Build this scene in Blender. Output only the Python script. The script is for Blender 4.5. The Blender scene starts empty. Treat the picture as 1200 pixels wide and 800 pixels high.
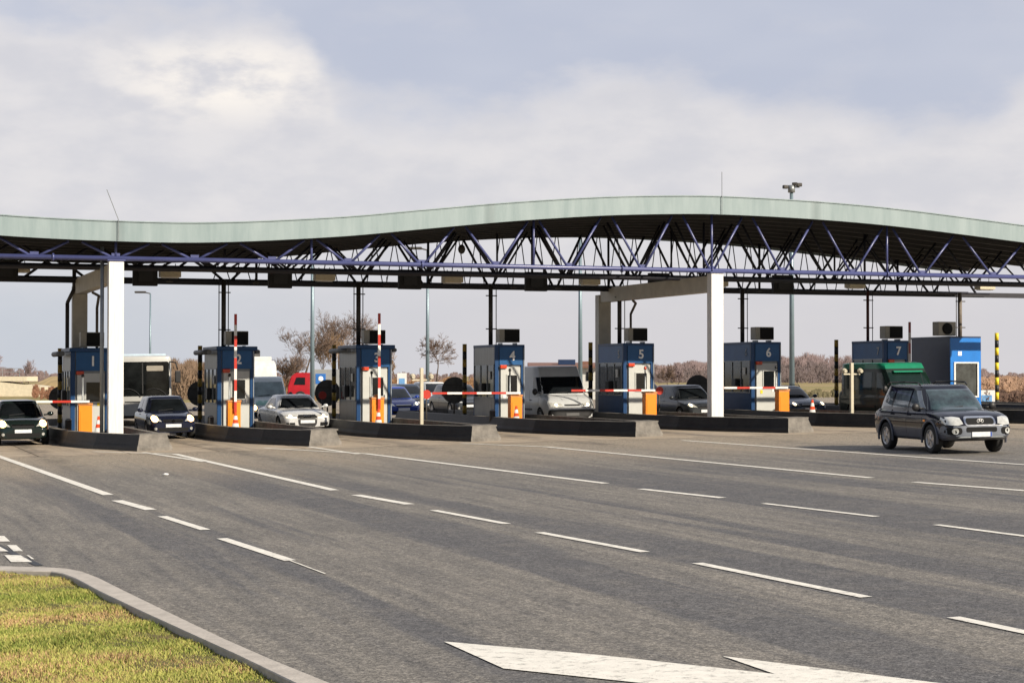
import bpy, bmesh, math, random
import numpy as np
from math import sin, cos, tan, atan2, sqrt, pi, radians, hypot
from mathutils import Vector, Matrix
from mathutils.bvhtree import BVHTree
R = random.Random(7)
S = bpy.context.scene
C = S.collection

# ------------------------------------------------------------------ camera
F = 2200.0; EYE = 2.3; SLOPE = .0155
cam_d = bpy.data.cameras.new('camera'); cam = bpy.data.objects.new('camera', cam_d); C.objects.link(cam)
cam_d.sensor_width = 36; cam_d.lens = 36 * F / 1200; cam_d.clip_end = 8000; cam_d.clip_start = .2
cam.location = (0, 0, EYE); PITCH = atan2(40, F); cam.rotation_euler = (pi/2 + PITCH, 0, 0)
S.camera = cam
S.render.resolution_x = 1024; S.render.resolution_y = 682

# ------------------------------------------------------------------ light
SUN_H = (.78, -.63); SUN_EL = radians(30)
sun_d = bpy.data.lights.new('sun', 'SUN'); sun = bpy.data.objects.new('sun', sun_d); C.objects.link(sun)
sun_d.energy = 5.0; sun_d.angle = radians(.5); sun_d.color = (1, .895, .74)
sdir = Vector((SUN_H[0]*cos(SUN_EL), SUN_H[1]*cos(SUN_EL), sin(SUN_EL))).normalized()
sun.rotation_euler = (-sdir).to_track_quat('-Z', 'Y').to_euler()
S.view_settings.view_transform = 'Standard'; S.view_settings.look = 'None'
S.view_settings.exposure = 0.26; S.view_settings.gamma = 1

world = bpy.data.worlds.new('World'); S.world = world; world.use_nodes = True
def build_world():
    nt = world.node_tree; N = nt.nodes; Lk = nt.links; N.clear()
    def M(op, a, b=None, c=None, clamp=False):
        n = N.new('ShaderNodeMath'); n.operation = op; n.use_clamp = clamp
        for i, v in enumerate((a, b, c)):
            if v is None: continue
            if isinstance(v, (int, float)): n.inputs[i].default_value = v
            else: Lk.new(v, n.inputs[i])
        return n.outputs[0]
    out = N.new('ShaderNodeOutputWorld')
    sky = N.new('ShaderNodeTexSky'); sky.sky_type = 'NISHITA'; sky.sun_disc = False
    sky.sun_elevation = SUN_EL; sky.sun_rotation = atan2(SUN_H[0], SUN_H[1])
    bg = N.new('ShaderNodeBackground'); bg.inputs[1].default_value = .05
    Lk.new(sky.outputs[0], bg.inputs[0])
    tc = N.new('ShaderNodeTexCoord'); sep = N.new('ShaderNodeSeparateXYZ'); Lk.new(tc.outputs['Generated'], sep.inputs[0])
    x, y, z = sep.outputs
    az = M('ARCTAN2', x, y); el = M('ARCSINE', z)
    U = M('MULTIPLY_ADD', az, F/1200, .5)            # bearing, 0..1 over the field of view
    V = M('MULTIPLY', el, F/440)                    # elevation, 0 horizon .. 1
    cx = N.new('ShaderNodeCombineXYZ'); Lk.new(U, cx.inputs[0]); Lk.new(V, cx.inputs[1])
    def noise(scale, det, sx, sy, off=0, rough=.55):
        mp = N.new('ShaderNodeMapping'); mp.inputs['Scale'].default_value = (sx, sy, 1); mp.inputs['Location'].default_value = (off, off*.7, off)
        Lk.new(cx.outputs[0], mp.inputs[0])
        n = N.new('ShaderNodeTexNoise'); n.inputs['Scale'].default_value = scale; n.inputs['Detail'].default_value = det; n.inputs['Roughness'].default_value = rough
        Lk.new(mp.outputs[0], n.inputs['Vector']); return n.outputs['Fac']
    n1 = noise(2.6, 7, 1.6, 1.1, 3.3); n2 = noise(9, 6, 1.3, 1.0, 8.1); n3 = noise(1.5, 3, 1.2, 1.6, 5.0)
    # lower rim of the blue-grey cloud bank as a function of bearing
    fc = N.new('ShaderNodeFloatCurve'); cu = fc.mapping.curves[0]
    pts = [(0, .97), (.10, .93), (.16, .885), (.29, .87), (.315, .78), (.34, .70), (.40, .655), (.46, .675), (.56, .72), (.70, .735), (.80, .68), (.90, .62), (1, .80)]
    cu.points[0].location = pts[0]; cu.points[1].location = pts[-1]
    for p in pts[1:-1]: cu.points.new(*p)
    fc.mapping.update()
    Uc = M('MINIMUM', M('MAXIMUM', U, 0), 1); Lk.new(Uc, fc.inputs['Value'])
    e = M('SUBTRACT', V, fc.outputs[0])
    e = M('ADD', e, M('MULTIPLY', M('SUBTRACT', n1, .5), .42)); e = M('ADD', e, M('MULTIPLY', M('SUBTRACT', n2, .5), .20))
    def mr(v, a, b, to0=0, to1=1):
        n = N.new('ShaderNodeMapRange'); n.interpolation_type = 'SMOOTHSTEP'
        Lk.new(v, n.inputs[0]); n.inputs[1].default_value = a; n.inputs[2].default_value = b; n.inputs[3].default_value = to0; n.inputs[4].default_value = to1
        return n.outputs[0]
    blue = M('MULTIPLY', mr(e, -.05, .08), mr(n2, .2, .55, .72, 1))
    def mix(f, a, b):
        n = N.new('ShaderNodeMix'); n.data_type = 'RGBA'
        Lk.new(f, n.inputs[0])
        for i, v in ((6, a), (7, b)):
            if isinstance(v, tuple): n.inputs[i].default_value = (*v, 1)
            else: Lk.new(v, n.inputs[i])
        return n.outputs[2]
    cream = mix(mr(n2, .30, .72), (.565, .56, .595), (.655, .635, .645))
    # brightest billow left of centre, just under the bank
    b1 = M('MULTIPLY', mr(M('ABSOLUTE', M('SUBTRACT', U, .22)), .16, .0), mr(M('ABSOLUTE', M('SUBTRACT', V, .78)), .17, .0))
    bb = M('MULTIPLY', b1, mr(n2, .36, .6))
    cream = mix(bb, cream, (.88, .82, .75))
    grey = mix(mr(n3, .35, .65), (.435, .465, .56), (.505, .525, .60))
    col = mix(blue, cream, grey)
    low = mr(V, .42, .12)                            # cooler and greyer towards the horizon
    lowcol = mix(mr(U, .0, .6), (.47, .505, .565), (.555, .54, .565))
    col = mix(M('MULTIPLY', low, .85), col, lowcol)
    # unseen sky behind the viewer and overhead darkened to cut reflections and ambient light
    rear_dim = M('MULTIPLY', mr(y, .25, -.45), mr(n3, .75, .35, .55, 1))
    col = mix(rear_dim, col, (.16, .21, .32))
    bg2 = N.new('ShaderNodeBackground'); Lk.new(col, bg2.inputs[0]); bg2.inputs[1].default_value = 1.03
    ad = N.new('ShaderNodeMixShader'); Lk.new(M('SUBTRACT', .94, M('MULTIPLY', rear_dim, .5)), ad.inputs[0]); Lk.new(bg.outputs[0], ad.inputs[1]); Lk.new(bg2.outputs[0], ad.inputs[2])
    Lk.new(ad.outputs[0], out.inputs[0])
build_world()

# ------------------------------------------------------------------ frames: P across the lanes, L along them
TH = atan2(780, 2200)
PV = Vector((cos(TH), sin(TH), 0)); LV = Vector((-sin(TH), cos(TH), 0))
def wf(t, a, b): return 0 if t <= a else 1 if t >= b else (lambda s: s*s*(3-2*s))((t-a)/(b-a))
def gz(P, L):                                        # height of the ground
    z = SLOPE * max(-40, min(60, P))
    return z * (1 - wf(L, 95, 190)) * (1 - wf(P, 60, 130))
def W(p, l, h=None):                                 # lane frame to world; h above ground
    v = PV*p + LV*l
    return Vector((v.x, v.y, gz(p, l) + (h or 0)))
def PL(v): return (v.x*PV.x + v.y*PV.y, v.x*LV.x + v.y*LV.y)
def ray(px, py):
    x = (px-600)/F; y = (400-py)/F
    return Vector((x, cos(PITCH) - y*sin(PITCH), sin(PITCH) + y*cos(PITCH)))
def G(px, py, h=0):                                  # where a sight line meets the plaza
    d = ray(px, py); t = (EYE-h) / (SLOPE*(PV.x*d.x+PV.y*d.y) - d.z)
    return Vector((d.x*t, d.y*t, EYE + d.z*t))
def onL(px, py, l):                                  # where it meets the upright plane at distance l along the lanes
    d = ray(px, py); t = l / (LV.x*d.x + LV.y*d.y)
    return Vector((d.x*t, d.y*t, EYE + d.z*t))
def at(px, D, h=0):                                  # on the ground along a bearing, D metres deep
    X = (px-600)/F*D; v = Vector((X, D, 0)); p, l = PL(v); v.z = gz(p, l) + h; return v
LANE = TH - pi/2                                     # heading of traffic coming out of the booths

# ------------------------------------------------------------------ materials
MATS = {}
def mat(name, col, rough=.6, metal=0, var=.12, scale=4, bump=0, coat=0, emit=0, spec=.5, bscale=None, stretch=None, trans=0, ior=None, alpha=1):
    if name in MATS: return MATS[name]
    m = bpy.data.materials.new(name); m.use_nodes = True; nt = m.node_tree; N = nt.nodes; Lk = nt.links
    b = N['Principled BSDF']; b.inputs['Roughness'].default_value = rough; b.inputs['Metallic'].default_value = metal
    b.inputs['Specular IOR Level'].default_value = spec; b.inputs['Coat Weight'].default_value = coat; b.inputs['Coat Roughness'].default_value = .04
    b.inputs['Transmission Weight'].default_value = trans; b.inputs['Alpha'].default_value = alpha
    if ior: b.inputs['IOR'].default_value = ior
    tc = N.new('ShaderNodeTexCoord'); mp = N.new('ShaderNodeMapping'); Lk.new(tc.outputs['Object'], mp.inputs[0])
    if stretch: mp.inputs['Scale'].default_value = stretch
    n = N.new('ShaderNodeTexNoise'); n.inputs['Scale'].default_value = scale; n.inputs['Detail'].default_value = 6; n.inputs['Roughness'].default_value = .65
    Lk.new(mp.outputs[0], n.inputs['Vector'])
    r = N.new('ShaderNodeValToRGB'); r.color_ramp.elements[0].position = .3; r.color_ramp.elements[1].position = .7
    r.color_ramp.elements[0].color = (*[c*(1-var) for c in col], 1); r.color_ramp.elements[1].color = (*[min(1, c*(1+var)) for c in col], 1)
    Lk.new(n.outputs['Fac'], r.inputs[0]); Lk.new(r.outputs[0], b.inputs['Base Color'])
    if bump:
        bn = N.new('ShaderNodeBump'); bn.inputs['Strength'].default_value = bump; bn.inputs['Distance'].default_value = .02
        n2 = N.new('ShaderNodeTexNoise'); n2.inputs['Scale'].default_value = bscale or scale*6; n2.inputs['Detail'].default_value = 4
        Lk.new(mp.outputs[0], n2.inputs['Vector']); Lk.new(n2.outputs['Fac'], bn.inputs['Height']); Lk.new(bn.outputs[0], b.inputs['Normal'])
    if emit:
        b.inputs['Emission Color'].default_value = (*col, 1); b.inputs['Emission Strength'].default_value = emit
    m.diffuse_color = (*col, 1); MATS[name] = m; return m
def paint(name, col, rough=.10, dirt=.15, metal=0):
    """car paint with a film of road dust"""
    if name in MATS: return MATS[name]
    m = mat(name, col, rough, metal, dirt, 3, coat=.4, spec=.3)
    nt = m.node_tree; N = nt.nodes; Lk = nt.links; b = N['Principled BSDF']
    n = N.new('ShaderNodeTexNoise'); n.inputs['Scale'].default_value = 5; n.inputs['Detail'].default_value = 8
    mr = N.new('ShaderNodeMapRange'); mr.inputs[3].default_value = rough; mr.inputs[4].default_value = rough+.10
    Lk.new(n.outputs['Fac'], mr.inputs[0]); Lk.new(mr.outputs[0], b.inputs['Roughness'])
    return m
M_ = dict(
 white=mat('white_paint', (.78, .78, .75), .45, var=.05, scale=2, bump=.05),
 columnside=mat('column_paint', (.72, .72, .69), .5, var=.08, scale=2),
 beam=mat('beam_paint', (.50, .47, .40), .6, var=.15, scale=2),
 concrete=mat('pale_concrete', (.40, .375, .33), .85, var=.22, scale=3, bump=.3),
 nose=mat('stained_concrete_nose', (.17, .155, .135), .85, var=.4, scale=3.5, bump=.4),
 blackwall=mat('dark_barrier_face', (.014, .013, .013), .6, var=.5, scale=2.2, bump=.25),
 deck=mat('island_deck', (.15, .14, .12), .9, var=.25, scale=3, bump=.3),
 navy=mat('booth_blue', (.008, .050, .150), .4, spec=.35, var=.12, scale=2),
 navyhead=mat('booth_header_blue', (.016, .100, .27), .4, spec=.35, var=.12, scale=2),
 azure=mat('bright_booth_blue', (.012, .19, .62), .35, var=.1, scale=2),
 azuredark=mat('dark_booth_blue', (.018, .04, .10), .4, var=.1),
 door=mat('booth_door_white', (.52, .53, .505), .45, var=.07, scale=2),
 boothmetal=mat('booth_side_metal', (.24, .25, .25), .35, metal=.15, var=.25, scale=2, stretch=(1, 6, .4)),
 glass=mat('dark_glass', (.008, .010, .012), .04, var=.4, scale=2, spec=.5),
 boothglass=mat('booth_glass', (.055, .062, .062), .08, var=.6, scale=2.2, spec=.7),
 rubber=mat('rubber', (.018, .018, .018), .8, var=.2),
 blackp=mat('black_plastic', (.015, .015, .016), .5, var=.2),
 dark=mat('arch_black', (.006, .006, .006), .9),
 chrome=mat('chrome', (.7, .7, .7), .15, metal=1, var=.05),
 alloy=mat('alloy', (.50, .50, .50), .3, metal=.85, var=.08),
 steel=mat('galvanised_steel', (.30, .32, .33), .45, metal=.5, var=.15, scale=6),
 copper=None,
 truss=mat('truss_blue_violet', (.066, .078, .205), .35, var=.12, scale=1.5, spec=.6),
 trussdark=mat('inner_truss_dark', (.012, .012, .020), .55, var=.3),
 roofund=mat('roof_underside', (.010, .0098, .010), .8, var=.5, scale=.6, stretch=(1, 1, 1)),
 mastdark=mat('mast_dark', (.055, .05, .045), .6, var=.3),
 masttan=mat('mast_tan', (.15, .125, .10), .6, var=.3),
 beige=mat('lamp_beige', (.66, .58, .42), .6, var=.1),
 box=mat('signal_black', (.012, .012, .013), .7),
 orange=mat('cabinet_orange', (.95, .27, .01), .4, var=.06, scale=3),
 orangecap=mat('cabinet_cap', (.55, .22, .06), .5),
 red=mat('signal_red', (.52, .035, .02), .4, var=.1),
 redlamp=mat('beacon_red', (.60, .06, .02), .25, var=.1),
 armwhite=mat('arm_white', (.80, .79, .76), .4, var=.06),
 cone=mat('cone_red', (.78, .09, .03), .5, var=.1),
 yellow=mat('post_yellow', (.80, .60, .02), .45, var=.08),
 black=mat('post_black', (.015, .015, .015), .5),
 ochre=mat('post_yellow_shaded', (.34, .22, .03), .5, var=.2),  # the post yellow as it looks in shade, put into the colour
 disc=mat('sign_back_dark', (.075, .075, .072), .6, var=.3, scale=5),
 acbody=mat('ac_housing', (.33, .31, .26), .5, var=.1),
 pole=mat('pole_bluegrey', (.20, .27, .31), .4, metal=.3, var=.1),
 cream=mat('post_cream', (.55, .50, .38), .5, var=.1),
 number=mat('number_white', (.90, .91, .90), .4),
 platew=mat('plate_white', (.72, .74, .76), .35, var=.1, scale=12),
 plateb=mat('plate_blue', (.02, .07, .35), .4),
 lamp=mat('lamp_glass', (.62, .62, .58), .12, metal=.3, var=.25, scale=14, coat=1),
 lamplit=mat('lamp_lit', (1, .58, .20), .2, emit=9),
 lampsoft=mat('lamp_lit_soft', (1, .80, .52), .2, emit=3),
 amber=mat('amber', (.70, .22, .02), .25, emit=.25),
 kerb=mat('kerb_stone', (.44, .40, .35), .85, var=.18, scale=5, bump=.3),
 line=None, bark=mat('bark', (.10, .072, .052), .9, var=.3, scale=3),
 twig=mat('twig', (.17, .118, .092), .9, var=.3, scale=2), twigo=mat('twig_ochre', (.24, .155, .085), .9, var=.3, scale=2),
 twigp=mat('twig_purple_hazed', (.27, .205, .205), .9, var=.3, scale=.2), twigpd=mat('twig_dark', (.17, .135, .135), .9, var=.3, scale=.2),  # the purple is lightened: haze over the far woods put into the colour
 scrub=mat('dry_scrub', (.33, .19, .10), .9, var=.4, scale=.4),
 brick=mat('brown_roofing', (.20, .10, .07), .8, var=.2), wallw=mat('render_white', (.6, .6, .57), .8, var=.08),
)

def fascia_mat():
    m = mat('green_copper_fascia', (.33, .42, .39), .45, var=.0, scale=1)
    nt = m.node_tree; N = nt.nodes; Lk = nt.links; b = N['Principled BSDF']
    tc = N.new('ShaderNodeTexCoord'); mp = N.new('ShaderNodeMapping'); mp.inputs['Scale'].default_value = (.9, 1, .12); Lk.new(tc.outputs['Object'], mp.inputs[0])
    n = N.new('ShaderNodeTexNoise'); n.inputs['Scale'].default_value = 2.2; n.inputs['Detail'].default_value = 7; n.inputs['Roughness'].default_value = .7; Lk.new(mp.outputs[0], n.inputs[0])
    r = N.new('ShaderNodeValToRGB'); r.color_ramp.elements[0].position = .35; r.color_ramp.elements[1].position = .68
    r.color_ramp.elements[0].color = (.225, .295, .305, 1); r.color_ramp.elements[1].color = (.315, .385, .395, 1)
    Lk.new(n.outputs['Fac'], r.inputs[0])
    w = N.new('ShaderNodeTexWave'); w.bands_direction = 'X'; w.inputs['Scale'].default_value = .026; w.inputs['Distortion'].default_value = 0; Lk.new(tc.outputs['Object'], w.inputs[0])
    r2 = N.new('ShaderNodeValToRGB'); r2.color_ramp.elements[0].position = 0; r2.color_ramp.elements[0].color = (.80, .80, .80, 1); r2.color_ramp.elements[1].position = .0004; r2.color_ramp.elements[1].color = (1, 1, 1, 1)
    Lk.new(w.outputs['Fac'], r2.inputs[0])
    mx = N.new('ShaderNodeMix'); mx.data_type = 'RGBA'; mx.blend_type = 'MULTIPLY'; mx.inputs[0].default_value = 1
    Lk.new(r.outputs[0], mx.inputs[6]); Lk.new(r2.outputs[0], mx.inputs[7]); Lk.new(mx.outputs[2], b.inputs['Base Color'])
    return m
M_['copper'] = fascia_mat()
M_['white'] = mat('weathered_white', (.76, .75, .72), .45, var=.13, scale=5, stretch=(6, 6, .35), bump=.05)

def ground_mat(name, kind):
    """asphalt / apron / grass / earth, laid out in the lane frame of the plaza"""
    m = bpy.data.materials.new(name); m.use_nodes = True; nt = m.node_tree; N = nt.nodes; Lk = nt.links
    b = N['Principled BSDF']; b.inputs['Roughness'].default_value = .9; b.inputs['Specular IOR Level'].default_value = .3
    tc = N.new('ShaderNodeTexCoord')
    rot = N.new('ShaderNodeMapping'); rot.inputs['Rotation'].default_value = (0, 0, -TH); Lk.new(tc.outputs['Object'], rot.inputs[0])
    def sc(x, y, off=0):
        mp = N.new('ShaderNodeMapping'); mp.inputs['Scale'].default_value = (x, y, 1); mp.inputs['Location'].default_value = (off, off, off)
        Lk.new(rot.outputs[0], mp.inputs[0]); return mp.outputs[0]
    def noise(v, s, d=5, r=.6):
        n = N.new('ShaderNodeTexNoise'); n.inputs['Scale'].default_value = s; n.inputs['Detail'].default_value = d; n.inputs['Roughness'].default_value = r
        Lk.new(v, n.inputs['Vector']); return n.outputs['Fac']
    def ramp(f, a, b_, c0, c1):
        r = N.new('ShaderNodeValToRGB'); r.color_ramp.elements[0].position = a; r.color_ramp.elements[1].position = b_
        r.color_ramp.elements[0].color = (*c0, 1); r.color_ramp.elements[1].color = (*c1, 1); Lk.new(f, r.inputs[0]); return r.outputs[0]
    def mix(f, a, b_, mode='MIX'):
        n = N.new('ShaderNodeMix'); n.data_type = 'RGBA'; n.blend_type = mode
        if isinstance(f, (int, float)): n.inputs[0].default_value = f
        else: Lk.new(f, n.inputs[0])
        Lk.new(a, n.inputs[6]) if not isinstance(a, tuple) else setattr(n.inputs[6], 'default_value', (*a, 1))
        Lk.new(b_, n.inputs[7]) if not isinstance(b_, tuple) else setattr(n.inputs[7], 'default_value', (*b_, 1))
        return n.outputs[2]
    def mr(v, a, b_, t0=0, t1=1):
        n = N.new('ShaderNodeMapRange'); n.interpolation_type = 'SMOOTHSTEP'; Lk.new(v, n.inputs[0])
        for i, q in enumerate((a, b_, t0, t1)): n.inputs[i+1].default_value = q
        return n.outputs[0]
    def mul(a, b_):
        n = N.new('ShaderNodeMath'); n.operation = 'MULTIPLY'; Lk.new(a, n.inputs[0])
        Lk.new(b_, n.inputs[1]) if not isinstance(b_, (int, float)) else setattr(n.inputs[1], 'default_value', b_)
        return n.outputs[0]
    iso = sc(1, 1)
    sep = N.new('ShaderNodeSeparateXYZ'); Lk.new(rot.outputs[0], sep.inputs[0])
    PX, LY = sep.outputs[0], sep.outputs[1]
    bump_h = noise(iso, 60, 3)
    if kind == 'asphalt':
        fine = noise(iso, 55, 4, .8); mid = noise(iso, 1.6, 6); big = noise(iso, .18, 4)
        streak = noise(sc(1, .05), 4.2, 8, .72); streak2 = noise(sc(1, .03, 9), .8, 6)
        base = ramp(big, .3, .7, (.166, .156, .141), (.232, .215, .190))
        base = mix(ramp(streak, .40, .66, (0, 0, 0), (1, 1, 1)), base, (.120, .115, .111))
        patch = mul(mr(streak2, .48, .56), .72)
        base = mix(patch, base, (.078, .080, .090))
        # pale, dusty travelled ground close to the booths
        dn = N.new('ShaderNodeMath'); dn.operation = 'MULTIPLY_ADD'; Lk.new(streak2, dn.inputs[0]); dn.inputs[1].default_value = 26; Lk.new(LY, dn.inputs[2])
        def track(b0, amt, l0, l1, c):
            m1 = N.new('ShaderNodeMath'); m1.operation = 'MULTIPLY_ADD'; Lk.new(PX, m1.inputs[0]); m1.inputs[1].default_value = 1/5.15; m1.inputs[2].default_value = -10.3/5.15+.5
            m2 = N.new('ShaderNodeMath'); m2.operation = 'FRACT'; Lk.new(m1.outputs[0], m2.inputs[0])
            m3 = N.new('ShaderNodeMath'); m3.operation = 'SUBTRACT'; Lk.new(m2.outputs[0], m3.inputs[0]); m3.inputs[1].default_value = .5
            m4 = N.new('ShaderNodeMath'); m4.operation = 'ABSOLUTE'; Lk.new(m3.outputs[0], m4.inputs[0])
            f = mul(mul(mr(m4.outputs[0], .13, .02), mr(LY, l0, l1)), mr(noise(sc(1, .3, 4), 1.7, 5, .7), .35, .62))
            return mix(mul(f, amt), b0, c)
        dust = mul(mr(dn.outputs[0], 50, 64), .75)
        base = mix(dust, base, (.34, .285, .215)); base = track(base, .55, 36, 54, (.06, .057, .055))
        base = mix(mul(mr(mid, .45, .75), .28), base, (.22, .20, .175))
        base = mix(.9, base, ramp(fine, .36, .66, (.18, .18, .18), (.84, .83, .81)), 'OVERLAY')
        for vs, amt in ((48, .55), (17, .30)):
            vg = N.new('ShaderNodeTexVoronoi'); vg.inputs['Scale'].default_value = vs; Lk.new(iso, vg.inputs['Vector'])
            sp = N.new('ShaderNodeSeparateColor'); Lk.new(vg.outputs['Color'], sp.inputs[0])
            base = mix(amt, base, ramp(sp.outputs[0], .15, .85, (.22, .22, .22), (.80, .79, .77)), 'OVERLAY')
        st = noise(iso, 150, 2, .6); base = mix(mul(mr(st, .62, .70), .5), base, (.42, .40, .36))
        # cracks and sealed joints
        vo = N.new('ShaderNodeTexVoronoi'); vo.feature = 'DISTANCE_TO_EDGE'; vo.inputs['Scale'].default_value = .16
        wv = N.new('ShaderNodeVectorMath'); wv.operation = 'ADD'; nc = N.new('ShaderNodeTexNoise'); nc.inputs['Scale'].default_value = .7; Lk.new(iso, nc.inputs['Vector'])
        Lk.new(iso, wv.inputs[0]); Lk.new(nc.outputs['Color'], wv.inputs[1]); Lk.new(wv.outputs[0], vo.inputs['Vector'])
        base = mix(mul(mr(vo.outputs['Distance'], .0035, .001), .16), base, (.04, .04, .04))
        Lk.new(base, b.inputs['Base Color']); b.inputs['Roughness'].default_value = .82; bs, bd = .55, .01
    elif kind == 'apron':
        fine = noise(iso, 40, 4, .8); mid = noise(iso, .9, 6); streak = noise(sc(1, .05), 1.4, 6, .65)
        base = ramp(mid, .3, .7, (.34, .275, .205), (.45, .375, .285))
        base = mix(mul(mr(streak, .5, .68), .6), base, (.21, .18, .15))
        base = mix(.45, base, ramp(fine, .32, .70, (.3, .3, .3), (.75, .75, .75)), 'OVERLAY')
        m1 = N.new('ShaderNodeMath'); m1.operation = 'MULTIPLY_ADD'; Lk.new(PX, m1.inputs[0]); m1.inputs[1].default_value = 1/5.15; m1.inputs[2].default_value = -10.3/5.15+.5
        m2 = N.new('ShaderNodeMath'); m2.operation = 'PINGPONG'; Lk.new(m1.outputs[0], m2.inputs[0]); m2.inputs[1].default_value = .5
        base = mix(mul(mul(mr(m2.outputs[0], .36, .48), mr(noise(sc(1, .3, 4), 1.7, 5, .7), .35, .62)), .6), base, (.08, .075, .07))
        br = N.new('ShaderNodeTexBrick'); br.offset = 0; br.inputs['Scale'].default_value = .2; br.inputs['Mortar Size'].default_value = .006
        br.inputs['Color1'].default_value = br.inputs['Color2'].default_value = (1, 1, 1, 1); br.inputs['Mortar'].default_value = (.35, .33, .3, 1)
        Lk.new(iso, br.inputs['Vector']); base = mix(1.0, base, br.outputs[0], 'MULTIPLY')
        Lk.new(base, b.inputs['Base Color']); bs, bd = .4, .01
    elif kind == 'earth':
        n1 = noise(sc(1, 1), .05, 6); n2 = noise(iso, .6, 7, .7); n3 = noise(iso, .012, 3)
        base = ramp(n1, .35, .65, (.33, .25, .10), (.17, .17, .06))
        base = mix(mr(n3, .45, .6), base, (.34, .25, .13))
        base = mix(mul(mr(n2, .45, .7), .5), base, (.42, .33, .16))
        Lk.new(base, b.inputs['Base Color']); bs, bd = .6, .05
    else:  # turf under the blades
        n1 = noise(iso, .9, 6, .7); n2 = noise(iso, 9, 5, .8)
        base = ramp(n1, .38, .62, (.10, .115, .025), (.21, .15, .07))
        base = mix(mul(mr(n2, .4, .7), .5), base, (.15, .12, .06))
        Lk.new(base, b.inputs['Base Color']); bs, bd = .8, .03
    bn = N.new('ShaderNodeBump'); bn.inputs['Strength'].default_value = bs; bn.inputs['Distance'].default_value = bd
    Lk.new(bump_h, bn.inputs['Height']); Lk.new(bn.outputs[0], b.inputs['Normal'])
    return m
M_['asphalt'] = ground_mat('asphalt', 'asphalt'); M_['apron'] = ground_mat('apron_concrete', 'apron')
M_['earth'] = ground_mat('field_earth', 'earth'); M_['turf'] = ground_mat('turf', 'turf')

def line_mat():
    m = mat('road_paint', (.78, .745, .66), .7, var=.10, scale=6, bump=.2, bscale=60)
    nt = m.node_tree; N = nt.nodes; Lk = nt.links; b = N['Principled BSDF']
    old = b.inputs['Base Color'].links[0].from_socket
    tc = N.new('ShaderNodeTexCoord'); n = N.new('ShaderNodeTexNoise'); n.inputs['Scale'].default_value = 9; n.inputs['Detail'].default_value = 9; n.inputs['Roughness'].default_value = .75
    Lk.new(tc.outputs['Object'], n.inputs[0]); mr = N.new('ShaderNodeMapRange'); Lk.new(n.outputs['Fac'], mr.inputs[0]); mr.inputs[1].default_value = .52; mr.inputs[2].default_value = .66; mr.inputs[4].default_value = .75
    mx = N.new('ShaderNodeMix'); mx.data_type = 'RGBA'; Lk.new(mr.outputs[0], mx.inputs[0]); Lk.new(old, mx.inputs[6]); mx.inputs[7].default_value = (.2, .19, .17, 1)
    Lk.new(mx.outputs[2], b.inputs['Base Color']); return m
M_['line'] = line_mat()

# ------------------------------------------------------------------ mesh helpers
def box(bm, c, s, mi=0, rz=0, bev=0):
    r = bmesh.ops.create_cube(bm, size=1)
    vs = r['verts']; m = Matrix.Translation(c) @ Matrix.Rotation(rz, 4, 'Z') @ Matrix.Diagonal((*s, 1))
    bmesh.ops.transform(bm, matrix=m, verts=vs)
    fs = {f for v in vs for f in v.link_faces}
    for f in fs: f.material_index = mi
    if bev:
        es = list({e for v in vs for e in v.link_edges})
        r2 = bmesh.ops.bevel(bm, geom=es, offset=bev, segments=2, affect='EDGES', profile=.5)
        for f in r2['faces']: f.material_index = mi
def tube(bm, a, b, r0, r1=None, n=8, mi=0, caps=True):
    a = Vector(a); b = Vector(b); r1 = r0 if r1 is None else r1
    d = (b-a); 
    if d.length < 1e-6: return
    q = d.to_track_quat('Z', 'Y'); ra = []; rb = []
    for i in range(n):
        o = q @ Vector((cos(2*pi*i/n), sin(2*pi*i/n), 0))
        ra.append(bm.verts.new(a + o*r0)); rb.append(bm.verts.new(b + o*r1))
    for i in range(n):
        f = bm.faces.new((ra[i], ra[(i+1) % n], rb[(i+1) % n], rb[i])); f.material_index = mi; f.smooth = n > 5
    if caps:
        bm.faces.new(ra[::-1]).material_index = mi; bm.faces.new(rb).material_index = mi
def path(bm, pts, r, n=8, mi=0):
    for i in range(len(pts)-1): tube(bm, pts[i], pts[i+1], r, n=n, mi=mi)
def prism(bm, pts, z0, z1, mi=0, side=None):
    """pts: counter-clockwise outline, heights may be callables of the point"""
    f0 = z0 if callable(z0) else (lambda p: z0); f1 = z1 if callable(z1) else (lambda p: z1)
    lo = [bm.verts.new((p[0], p[1], f0(p))) for p in pts]; hi = [bm.verts.new((p[0], p[1], f1(p))) for p in pts]
    n = len(pts); bm.faces.new(hi).material_index = mi; bm.faces.new(lo[::-1]).material_index = mi
    for i in range(n):
        f = bm.faces.new((lo[i], lo[(i+1) % n], hi[(i+1) % n], hi[i])); f.material_index = mi if side is None else side
def ball(bm, c, r, mi=0, sub=2, s=(1, 1, 1)):
    q = bmesh.ops.create_icosphere(bm, subdivisions=sub, radius=r, matrix=Matrix.Translation(c) @ Matrix.Diagonal((*s, 1)))
    for v in q['verts']:
        for f in v.link_faces: f.material_index = mi; f.smooth = True
def lathe(bm, prof, n=20, mi=0, mis=None, M=None):
    rings = []
    for r, z in prof: rings.append([bm.verts.new((r*cos(2*pi*i/n), r*sin(2*pi*i/n), z)) for i in range(n)])
    for k in range(len(prof)-1):
        for i in range(n):
            f = bm.faces.new((rings[k][i], rings[k][(i+1) % n], rings[k+1][(i+1) % n], rings[k+1][i])); f.material_index = mis[k] if mis else mi; f.smooth = True
    bm.faces.new(rings[0][::-1]).material_index = mis[0] if mis else mi; bm.faces.new(rings[-1]).material_index = mis[-1] if mis else mi
    if M is not None: bmesh.ops.transform(bm, matrix=M, verts=[v for r in rings for v in r])
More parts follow.
